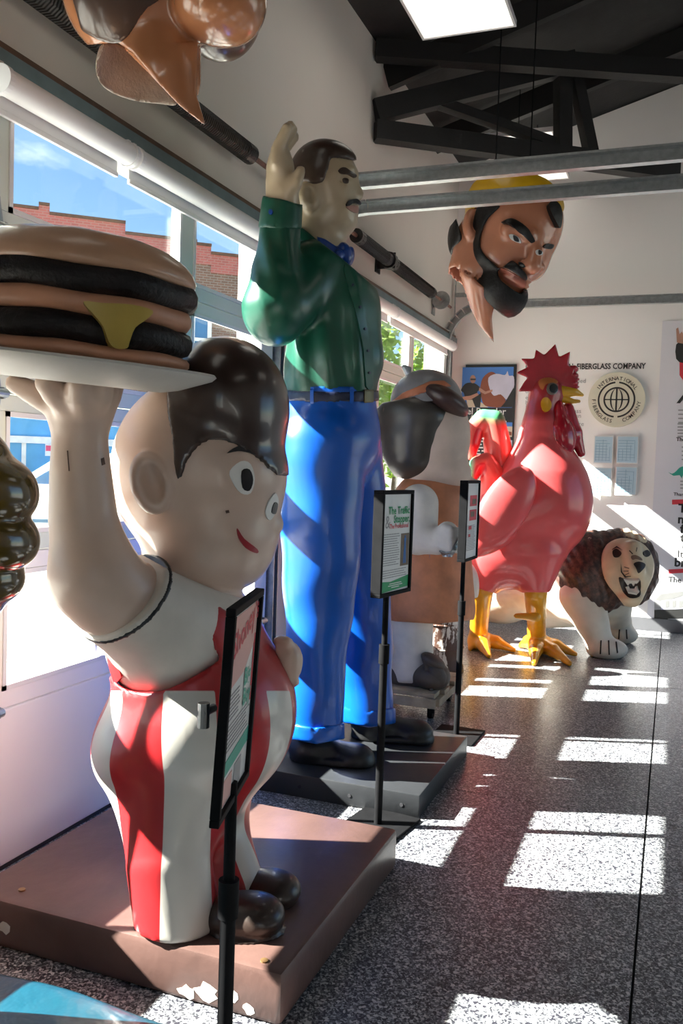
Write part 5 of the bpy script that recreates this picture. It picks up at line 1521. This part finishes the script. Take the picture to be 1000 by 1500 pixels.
# ================================================================ HANGING BEARDED HEAD
d0 = 6.2; K = d0 / FPX
M_BSK = paint('ruddy_tan_skin_paint', (0.50, 0.20, 0.115), 0.27, 0.12, 4, coat=0.45)
M_BBR = paint('black_beard_paint', (0.010, 0.009, 0.009), 0.42, 0.3, 6, bump=0.35, bscale=45, coat=0.05, spec=0.3)
M_BCAP = paint('yellow_cap_paint', (0.66, 0.38, 0.010), 0.35, 0.12, 4, coat=0.3)
hb = empty('hanging_bearded_head', tuple(q(745, 250)), 'giant bearded man head with yellow cap hanging under the rafters', 'sculpture head')
RB = roll(10)
sk = ell(q(752, 330), R3(66, 70, 64), RB)
fc = ell(q(762, 362, -.04), R3(45, 54, 54), roll(8))
chB = ell(q(738, 424, -.05), R3(30, 28, 36), roll(30))
ckB = ell(q(735, 372, -.12), R3(38, 32, 28), roll(20))
ckF = ell(q(781, 388, .03), R3(17, 20, 26))
foreh = ell(q(786, 330, -.03), R3(34, 44, 52), RB)
brw = chain([q(745, 336, -.30), q(775, 345, -.30), q(800, 358, -.10)], [11 * K, 12 * K, 10 * K])
nsB = U(chain([q(782, 350, -.26), q(784, 372, -.31), q(780, 390, -.33)], [8 * K, 10 * K, 12 * K]), ell(q(767, 389, -.30), R3(10, 8, 9)), ell(q(789, 392, -.24), R3(9, 8, 9)), k=0.02)
lipB = U(ell(q(756, 403, -.24), R3(24, 6, 14), roll(28)), ell(q(756, 412, -.23), R3(20, 6, 13), roll(28)), k=0.01)
nkB = chain([q(712, 350, .05), q(696, 400, .03)], [44 * K, 40 * K])
HB = U(sk, fc, chB, foreh, ckB, ckF, k=0.06); HB = U(HB, brw, nsB, lipB, k=0.03)
esB = ell(hit(HB, 756, 348, 5, 7) - AX_F * .02, R3(13, 7, 9), roll(20)); HB = minus(HB, esB, 0.03)
HBN = U(HB, nkB, k=0.05)
neck_o = inter(nkB, outline([(600, 300), (760, 300), (740, 440), (726, 440), (690, 424), (650, 404)], 5, 8))
skinB = U(HB, neck_o, k=0.04)
skinB = minus(skinB, chain([q(702, 392, .03), q(676, 432, .02)], [33 * K, 36 * K]), 0.01)
flapB = inter(off(cap(q(712, 400, -.05), q(716, 500, -.02), 40 * K, 10 * K), 0.0), outline([(654, 405), (672, 395), (690, 405), (720, 430), (724, 446), (720, 465), (723, 502), (700, 474), (684, 445), (673, 424)], 5.6, 6.3))
flapB = minus(flapB, cap(q(706, 405, .05), q(716, 505, .05), 42 * K, 12 * K))
ecB = hit(skinB, 689, 330, 5, 7)
earB = minus(ell(ecB - AX_F * .02, R3(12, 23, 12), roll(6)), ell(ecB + AX_R * .02 - AX_F * .07, R3(6, 13, 9), roll(6)), 0.012)
skinB = U(skinB, earB, k=0.015)
solid('face', U(skinB, flapB, k=0.01), 0.0165, M_BSK, hb)
capp = smooth_poly([(655, 345), (682, 288), (700, 262), (745, 246), (800, 262), (826, 292), (822, 312), (806, 296), (780, 292), (740, 290), (705, 296), (690, 312), (680, 330), (678, 356), (664, 352)], 3)
capB = inter(U(off(sk, 0.03), ell(q(752, 300), R3(70, 46, 66), RB), off(foreh, 0.012), k=.03), outline(capp, 5, 8))
solid('cap', capB, 0.014, M_BCAP, hb)
solid('back_hair', inter(U(off(sk, .035), ell(q(672, 348, .1), R3(16, 30, 40)), k=.03), outline([(650, 380), (652, 340), (668, 320), (676, 345), (678, 356), (664, 364), (660, 378)], 5, 8)), 0.013, M_BBR, hb)
bd_ = (5.2, 7)
beardp = smooth_poly([(700, 300), (722, 298), (733, 302), (716, 318), (705, 340), (703, 362), (712, 376), (725, 388), (732, 394), (745, 384), (752, 382), (764, 394), (772, 404), (770, 412), (757, 402), (744, 394), (731, 392), (730, 406), (745, 420), (762, 430), (767, 424), (772, 424), (773, 440), (762, 458), (744, 466), (726, 454), (708, 436), (690, 412), (681, 388), (682, 360), (692, 328)], 2)
bv = inter(off(U(HB, ell(q(737, 425, -.05), R3(38, 36, 40), roll(30)), k=.03), 0.024), outline(beardp, 5.1, 6.6))
solid('beard', bv, 0.0115, M_BBR, hb)
decal('eyebrow', HB, [(736, 328), (748, 323), (760, 328), (774, 338), (782, 352), (778, 355), (768, 344), (756, 336), (744, 329)], *bd_, 0.016, M_BBR, hb)
decal('eyebrow', HB, [(794, 361), (800, 357), (809, 358), (806, 364), (798, 364)], *bd_, 0.012, M_BBR, hb)
eb = decal('eye', HB, [(745, 344), (751, 343), (760, 348), (763, 356), (755, 354), (748, 350)], *bd_, 0.005, M_EYEW, hb)
decal('pupil', HB, [(751, 344), (758, 347), (760, 354), (753, 352)], *bd_, 0.010, M_INK, eb)
eb2 = decal('eye', HB, [(784, 368), (789, 366), (794, 370), (792, 374), (786, 373)], *bd_, 0.005, M_EYEW, hb)
decal('pupil', HB, [(788, 367), (792, 369), (791, 373), (788, 373)], *bd_, 0.010, M_INK, eb2)
decal('nostril', HB, [(760, 384), (766, 386), (769, 391), (764, 392), (760, 388)], *bd_, 0.004, M_INK, hb)
decal('lips', HB, [(731, 392), (744, 396), (758, 404), (769, 411), (768, 420), (756, 420), (742, 412), (734, 402)], *bd_, 0.006, paint('brown_red_lip_paint', (0.34, 0.10, 0.065), 0.3, coat=.3), hb)
decal('forelock', off(HB, .02), [(802, 300), (810, 296), (818, 304), (820, 320), (817, 334), (812, 326), (806, 314)], *bd_, 0.02, M_BBR, hb)
b = B()
for px in (725, 775):
    t0 = q(px, 262); b.cyl(t0, (t0[0], t0[1], EAVE + sl * (t0[0] - XW) + 0.03), 0.005, n=6)
b.build('hanging_wire', BLACK, hb)

# ================================================================ HANGING BROWN HEAD, CUT BY THE TOP OF THE FRAME
d0 = 2.95; K = d0 / FPX
M_TOP = paint('glossy_copper_brown_paint', (0.46, 0.19, 0.085), 0.22, 0.12, 3, coat=0.5)
M_TOPH = paint('dark_brown_shell_paint', (0.085, 0.048, 0.033), 0.28, 0.25, 3, coat=0.4)
M_RAW = paint('raw_fibreglass_inside', (0.38, 0.32, 0.27), 0.75, 0.25, 9, bump=0.35, bscale=90)
ht = empty('hanging_brown_head', tuple(q(250, -160)), 'underside of a giant glossy brown head hanging at the top left corner', 'sculpture head')
chinT = U(ell(q(318, 10, -.12), R3(58, 44, 66)), ell(q(346, -10, -.10), R3(40, 50, 60)), ell(q(300, -90), R3(110, 110, 100)), k=0.06)
neckT = U(chain([q(232, -20), q(228, 60), q(226, 110)], [78 * K, 64 * K, 66 * K]), k=0)
jawT = ell(q(175, -20, -.05), R3(80, 96, 84))
capT = ell(q(322, 20, .10), R3(66, 66, 70))
topf = U(chinT, neckT, jawT, k=0.03)
body_T = inter(topf, outline([(60, -300), (440, -300), (440, 200), (295, 200), (301, 184), (262, 152), (225, 112), (195, 78), (172, 62), (130, 66), (60, 50)], 1.6, 5))
body_T = minus(body_T, chain([q(222, 60, .02), q(214, 210, .02)], [52 * K, 66 * K]))
flT = inter(off(cap(q(240, 60), q(262, 190), 64 * K, 52 * K), 0), outline([(180, 70), (290, 60), (288, 140), (301, 182), (296, 181), (262, 154), (222, 112)], 2.1, 2.95))
flT = minus(flT, cap(q(240, 60, .03), q(262, 190, .03), 64 * K, 52 * K))
solid('head', U(body_T, flT, k=0.006), 0.0085, M_TOP, ht)
linT = U(cap(q(222, 70, .03), q(206, 118, .03), 64 * K, 68 * K), k=0)
lin = inter(minus(linT, cap(q(222, 72, .0), q(206, 122, .0), 60 * K, 63 * K)), outline(smooth_poly([(146, 68), (160, 62), (176, 66), (205, 84), (232, 116), (260, 152), (232, 152), (190, 146), (152, 128), (140, 100)], 3), 2, 5))
solid('cut_edge_lining', lin, 0.0065, M_RAW, ht)
solid('chin_strap_shell', minus(inter(ell(q(322, 14, .12), R3(62, 72, 62)), outline([(286, 40), (340, 30), (390, -40), (390, 60), (360, 84), (320, 96), (290, 96)], 2, 5)), topf), 0.009, M_TOPH, ht)
solid('dark_hair', inter(off(U(jawT, neckT, k=.03), 0.008), outline(smooth_poly([(90, -160), (300, -160), (268, -30), (215, 12), (190, 50), (168, 64), (132, 52), (112, 20)], 3), 1.6, 2.87)), 0.009, M_TOPH, ht)
b = B()
for px in (200, 300):
    t0 = q(px, -170); b.cyl(t0, (t0[0], t0[1], EAVE + sl * (t0[0] - XW) + 0.03), 0.005, n=6)
b.build('hanging_wire', BLACK, ht)

# ================================================================ FAR WALL: POSTER, LETTERING, PLAQUE, SHEETS, BANNER
YW = YF - 0.002
def wp(px, py): p = on_y(px, py, YW); return p[0], p[2]
XD, ZD = (1, 0, 0), (0, 0, 1)
O0 = (0, YW, 0)
sW = 8.75 / FPX
def wrect(x0, y0, x1, y1):
    a, b_ = wp(x0, y1), wp(x1, y0)
    return rect(a[0], a[1], b_[0], b_[1])
def wpoly(pts): return [wp(x, y) for x, y in pts]
M_BOARD = paint('black_poster_board', (0.012, 0.012, 0.014), 0.35, 0.1)
M_PSKY = paint('print_sky_blue', (0.07, 0.22, 0.62), 0.45, 0.2, 1.5)
M_PSKIN = paint('print_skin', (0.45, 0.24, 0.17), 0.45, 0.1); M_PPALE = paint('print_lilac_white', (0.55, 0.54, 0.66), 0.45, 0.1)
M_PHAIR = paint('print_chestnut', (0.24, 0.065, 0.03), 0.45, 0.2); M_PGREY2 = paint('print_mid_grey', (0.2, 0.2, 0.2), 0.5, 0.1)
M_PSAND = paint('print_sand', (0.62, 0.55, 0.42), 0.45, 0.1)
c0 = wp(714, 700)
po = empty('wall_poster', (c0[0], YW, c0[1]), 'tall black wall poster with a photo of a crouching man and giant head', 'poster')
B().prism(wrect(672, 534, 757, 800), O0, XD, ZD, 0, 0.03).build('poster_board', M_BOARD, po)
PL = 0.0315
flats('poster_photo', [wrect(676, 538, 753, 597)], O0, XD, ZD, M_PSKY, po, PL)
flats('photo_ground', [wpoly([(676, 586), (690, 582), (706, 590), (716, 597), (676, 597)])], O0, XD, ZD, M_PSAND, po, PL + .001)
flats('photo_giant_head', [wpoly(smooth_poly([(704, 570), (708, 554), (720, 545), (730, 552), (735, 570), (742, 590), (735, 597), (712, 595), (706, 584)], 3))], O0, XD, ZD, M_PHAIR, po, PL + .002)
flats('photo_giant_face', [wpoly(smooth_poly([(716, 554), (728, 548), (740, 550), (744, 544), (746, 551), (753, 552), (753, 570), (744, 586), (734, 578), (724, 580), (718, 570)], 3))], O0, XD, ZD, M_PPALE, po, PL + .003)
flats('photo_coat', [wpoly([(740, 590), (753, 568), (753, 597), (734, 597)])], O0, XD, ZD, M_PBLK, po, PL + .004)
flats('photo_man_shirt', [wpoly(smooth_poly([(676, 572), (682, 563), (690, 561), (698, 563), (705, 570), (700, 574), (698, 584), (684, 586), (680, 576)], 3)), ], O0, XD, ZD, M_PBLK, po, PL + .005)
flats('photo_man_legs', [wpoly([(684, 586), (676, 584), (680, 597), (686, 597)]), ], O0, XD, ZD, M_PBLU, po, PL + .0055)
flats('photo_man_leg', [wpoly([(692, 584), (706, 576), (704, 597), (697, 597)])], O0, XD, ZD, M_PBLK, po, PL + .0055)
flats('photo_man_arm', [wpoly([(676, 582), (690, 580), (700, 576), (702, 579), (690, 586), (678, 587)])], O0, XD, ZD, M_PSKIN, po, PL + .006)
flats('photo_man_arm', [wpoly([(703, 568), (712, 574), (722, 571), (722, 574), (711, 578), (702, 573)])], O0, XD, ZD, M_PSKIN, po, PL + .006)
flats('photo_man_head', [wpoly(disc(693.5, 556, 4.2, 6))], O0, XD, ZD, M_PSKIN, po, PL + .006)
flats('photo_sunglasses', [wpoly([(690, 555), (698, 555), (697.5, 557.5), (690, 557.5)])], O0, XD, ZD, M_PBLK, po, PL + .007)
xt, zt1 = wp(673.5, 607); _, zt2 = wp(673.5, 617.5)
xr, _ = wp(743, 607)
letters('lettering', [('Joel B', xt, zt1, 0.098, 'LEFT', .6), ('nder', wp(741.5, 607)[0], zt1, 0.098, 'RIGHT', .6), ('of A', xt, zt2, 0.098, 'LEFT', .6), ('nts,', wp(743, 617)[0], zt2, 0.098, 'RIGHT', .6)], O0, XD, ZD, M_PAPER, po, PL + .001)
pr_ = []
for k in range(24):
    x0_, z0_ = wp(673, 624 + 4.6 * k)
    pr_ += para(1, x0_ + .01, z0_, 0.40, 0.03, 0.016, 40 + k) if k else []
o = flats('small_print', [rect(a[0][0], a[0][1], a[0][0] + (a[1][0] - a[0][0]) * 2.0, a[2][1]) for a in pr_[::3]], O0, XD, ZD, M_PAPER, po, PL); tag(o, kind='stuff')
flats('poster_picture', [wrect(735, 619, 751, 640)], O0, XD, ZD, M_PSKY, po, PL)
flats('picture_ground', [wrect(735, 625, 751, 640)], O0, XD, ZD, M_PSAND, po, PL + .001)
flats('picture_lying_figure', [wpoly([(736, 630), (740, 631), (750, 633), (750, 638), (742, 638), (737, 635)])], O0, XD, ZD, M_PHAIR, po, PL + .002)
flats('poster_picture', [wrect(737, 645, 751, 672)], O0, XD, ZD, M_PPALE, po, PL)
flats('picture_truck', [wrect(738, 650, 750, 668)], O0, XD, ZD, M_PGREY2, po, PL + .001)
flats('poster_picture', [wrect(737, 676, 751, 700)], O0, XD, ZD, M_PSKY, po, PL)

# printed heading on the wall
hdg = empty('wall_heading', (wp(855, 541)[0], YW, wp(855, 541)[1]), 'black capital lettering INTERNATIONAL FIBERGLASS COMPANY on the far wall', 'lettering')
xe, ze = wp(945, 540.5); x0h, z0h = wp(769, 540.5)
letters('lettering', [('INTERNATIONAL FIBERGLASS COMPANY', 0, 0, 0.078, 'RIGHT', 1.4)], (xe, YW, z0h - 0.006), XD, ZD, M_PBLK, hdg, fit=xe - x0h)
wt_ = hdg
tx = []
for s_, x, y, al in (('oulded', 858, 561, 'RIGHT'), ('ound and', 769, 576, 'LEFT'), ('expanded', 769, 585, 'LEFT'), ('by purch', 769, 592.5, 'LEFT'), ('Fiberg', 769, 600, 'LEFT'), ('Over', 769, 613, 'LEFT'), ('erglass', 851, 605, 'RIGHT'), ('unyan', 851, 612, 'RIGHT'), ('the', 769, 620, 'LEFT'), ('t more', 855, 624, 'RIGHT'), ('600', 851, 630, 'RIGHT'), ('c', 769, 627, 'LEFT'), ('w', 769, 634, 'LEFT')):
    a, b_ = wp(x, y); tx.append((s_, a, b_, 0.062, al, 0))
letters('paragraph', tx, O0, XD, ZD, M_PGRY, hdg)

# round plaque
cp = np.array(wp(903, 586)); rp = 38.5 * sW * 1.01
M_CREAM = paint('cream_enamel', (0.66, 0.63, 0.50), 0.4, 0.05)
pq = empty('round_plaque', (cp[0], YW, cp[1]), 'round cream plaque with black globe emblem above the four framed sheets', 'plaque')
B().cyl((cp[0], YW, cp[1]), (cp[0], YW - 0.05, cp[1]), rp, n=64).build('plaque_disc', M_CREAM, pq, smooth=True)
OP = (cp[0], YW - 0.05, cp[1])
def arc(r0, r1, a0, a1, n=24):
    A = [math.radians(a0 + (a1 - a0) * k / n) for k in range(n + 1)]
    return [(r1 * math.cos(a), r1 * math.sin(a)) for a in A] + [(r0 * math.cos(a), r0 * math.sin(a)) for a in A[::-1]]
u = rp
flats('ring', [arc(.60 * u, .66 * u, 96, 264)], OP, XD, ZD, M_PBLK, pq, .002); flats('ring', [arc(.60 * u, .66 * u, -84, 84)], OP, XD, ZD, M_PBLK, pq, .002)
gl = [arc(.40 * u, .46 * u, 0, 180), arc(.40 * u, .46 * u, 180, 360), rect(-.42 * u, -.022 * u, .42 * u, .022 * u), rect(-.03 * u, -.42 * u, .03 * u, .42 * u)]
def earc(w, s0):
    A = [math.radians(-90 + 180 * k / 16) for k in range(17)]
    return [(s0 * (w + .028) * u * math.cos(a), .41 * u * math.sin(a)) for a in A] + [(s0 * (w - .028) * u * math.cos(a), .41 * u * math.sin(a)) for a in A[::-1]]
gl += [earc(.2, 1), earc(.2, -1)]
o = flats('globe_emblem', gl, OP, XD, ZD, M_PBLK, pq, .002)
def ring_text(t, r, a0, a1, sz, inward=False):
    out = []
    for k, ch in enumerate(t):
        a = a0 + (a1 - a0) * k / max(1, len(t) - 1)
        out.append((ch, r * math.cos(math.radians(a)), r * math.sin(math.radians(a)), sz, 'CENTER', 0.4, (a + 90) if inward else (a - 90)))
    return out
items = ring_text('INTERNATIONAL', .71 * u, 147, 33, .19 * u) + ring_text('FIBERGLASS', .86 * u, 182, 258, .19 * u, True) + ring_text('COMPANY', .86 * u, 292, 352, .19 * u, True)
for part_ in (items[:13], items[13:23], items[23:]): letters('ring_lettering', part_, OP, XD, ZD, M_PBLK, pq, .002)

# four framed sheets
M_BLUEP = paint('pale_blue_drawing_sheet', (0.42, 0.58, 0.68), 0.45, 0.08, 3)
M_SHF = paint('white_sheet_mount', (0.72, 0.72, 0.71), 0.5, 0.02)
M_LINE = paint('blue_drawn_line', (0.22, 0.36, 0.48), 0.5)
for k, (x0, y0, x1, y1, lab) in enumerate(((869, 639, 899, 679, 'upper sheet nearer the rooster'), (902, 639, 936, 679, 'upper sheet nearer the banner'), (866, 685, 897, 725, 'lower sheet nearer the rooster'), (900, 684, 934, 725, 'lower sheet nearer the banner'))):
    a, b_ = wp(x0, y1), wp(x1, y0)
    fr_ = empty('mounted_sheet', ((a[0] + b_[0]) / 2, YW, a[1]), 'pale blue drawing sheet under the round plaque, ' + lab, 'print', 'drawing sheets on the far wall')
    B().box((a[0], YW - 0.045, a[1]), (b_[0], YW - 0.03, b_[1])).build('mount', M_SHF, fr_)
    B().cyl(((a[0] + b_[0]) / 2, YW, (a[1] + b_[1]) / 2), ((a[0] + b_[0]) / 2, YW - 0.03, (a[1] + b_[1]) / 2), 0.02, n=8).build('standoff', STEEL, fr_)
    w_, h_ = b_[0] - a[0], b_[1] - a[1]
    Os = (a[0], YW - 0.045, a[1])
    sh_ = flats('sheet', [rect(w_ * .04, h_ * .04, w_ * .96, h_ * .97)], Os, XD, ZD, M_BLUEP, fr_, .002)
    rr_ = random.Random(k); ln = []
    for j in range(8): z_ = h_ * (.12 + .1 * j); ln.append(rect(w_ * .08, z_, w_ * (.55 + .37 * rr_.random()), z_ + .004))
    for j in range(5): x_ = w_ * (.1 + .18 * j); ln.append(rect(x_, h_ * .1, x_ + .004, h_ * (.5 + .4 * rr_.random())))
    o = flats('drawn_lines', ln, Os, XD, ZD, M_LINE, sh_, .003)

# banner cut by the right edge of the frame
M_BANN = paint('pale_lilac_banner', (0.70, 0.69, 0.74), 0.5, 0.02)
bn = empty('wall_banner', (wp(1000, 700)[0], YW, wp(1000, 900)[1]), 'white wall banner with red bars and a green dinosaur at the right edge', 'banner')
xl = wp(958, 700)[0]
zb0 = wp(990, 912)[1]
B().prism(rect(xl + .0, zb0, xl + 1.2, wp(990, 470)[1]), O0, XD, ZD, 0.0, 0.012).build('banner_sheet', M_BANN, bn)
BL = 0.0135
def bfl(name, polys, m, l=0.0): return flats(name, [wpoly(p_) for p_ in polys], O0, XD, ZD, m, bn, BL + l)
bfl('red_bar', [[(984, 732), (1040, 730), (1040, 737), (984, 739)]], M_PRED); bfl('red_bar', [[(979, 834), (1040, 831), (1040, 837), (979, 840)]], M_PRED)
bfl('dinosaur_print', [smooth_poly([(978, 691), (984, 694), (990, 690), (995, 685), (1002, 683), (1012, 686), (1018, 680), (1022, 681), (1018, 690), (1010, 696), (1008, 702), (1005, 697), (1000, 696), (998, 701), (995, 696), (986, 697)], 2)], M_PTEAL)
bfl('photo_red_shirt', [[(995, 530), (1030, 528), (1030, 556), (1000, 557), (995, 550)]], M_PRED)
bfl('photo_dark_sleeve', [smooth_poly([(990, 505), (1000, 500), (1012, 504), (1010, 528), (1000, 532), (990, 526)], 2)], M_PBLK, .001)
bfl('photo_raised_hand', [[(991, 502), (990, 482), (993, 480), (995, 490), (998, 486), (1002, 492), (1001, 504)]], M_PSKIN, .002)
bt = []
for s_, x, y, sz, bo_ in (('A', 992, 590, .20, 1.5), ('The T', 990, 646, .05, 2), ('Thanks', 986, 726, .045, 1), ('Te', 993, 750, .115, 2), ('no', 992, 766, .115, 2), ('f', 996, 780, .115, 2), ('th', 996, 793, .115, 2), ('h', 998, 803, .10, 0), ('It w', 991, 786 + 30, .10, 0), ('leas', 987, 796 + 28, .0, 0), ('bra', 987, 829, .115, 2), ('The To', 978, 852, .075, 1)):
    if sz <= 0: continue
    a, b_ = wp(x, y); bt.append((s_, a, b_, sz, 'LEFT', bo_) + ((0, 0.25) if s_ == 'A' else ()))
for t_ in bt: letters('lettering', [t_], O0, XD, ZD, M_PBLK, bn, BL)
pb = []
for k in range(4): pb.append([(993, 600 + 6 * k), (1030, 600 + 6 * k), (1030, 602 + 6 * k), (993, 602 + 6 * k)])
for k in range(5): pb.append([(992, 620 + 4.6 * k), (1030, 620 + 4.6 * k), (1030, 622 + 4.6 * k), (992, 622 + 4.6 * k)])
for k in range(4): pb.append([(998, 654 + 6 * k), (1030, 654 + 6 * k), (1030, 656 + 6 * k), (998, 656 + 6 * k)])
for k in range(3): pb.append([(996, 704 + 5 * k), (1030, 704 + 5 * k), (1030, 706 + 5 * k), (996, 706 + 5 * k)])
o = bfl('small_print', pb, M_PGRY); tag(o, kind='stuff')
# grey photograph of a house and a van at its foot
bfl('house_photo', [[(958, 866), (1030, 858), (1030, 911), (958, 911)]], M_PGRY, .001)
bfl('photo_roof', [[(960, 878), (968, 870), (1000, 866), (1000, 872), (970, 882)]], M_PGREY2, .002)
bfl('photo_house_wall', [[(968, 880), (1030, 872), (1030, 890), (968, 893)]], M_PPALE, .003)
for x in (974, 984, 994): bfl('photo_window', [[(x, 880), (x + 6, 879), (x + 6, 889), (x, 890)]], M_PGREY2, .004)
bfl('photo_van', [[(958, 893), (1030, 891), (1030, 905), (958, 906)]], M_PBLK, .003)
for x in (972, 1006): bfl('photo_wheel', [disc(x, 905, 6, 6)], M_PBLK, .005)
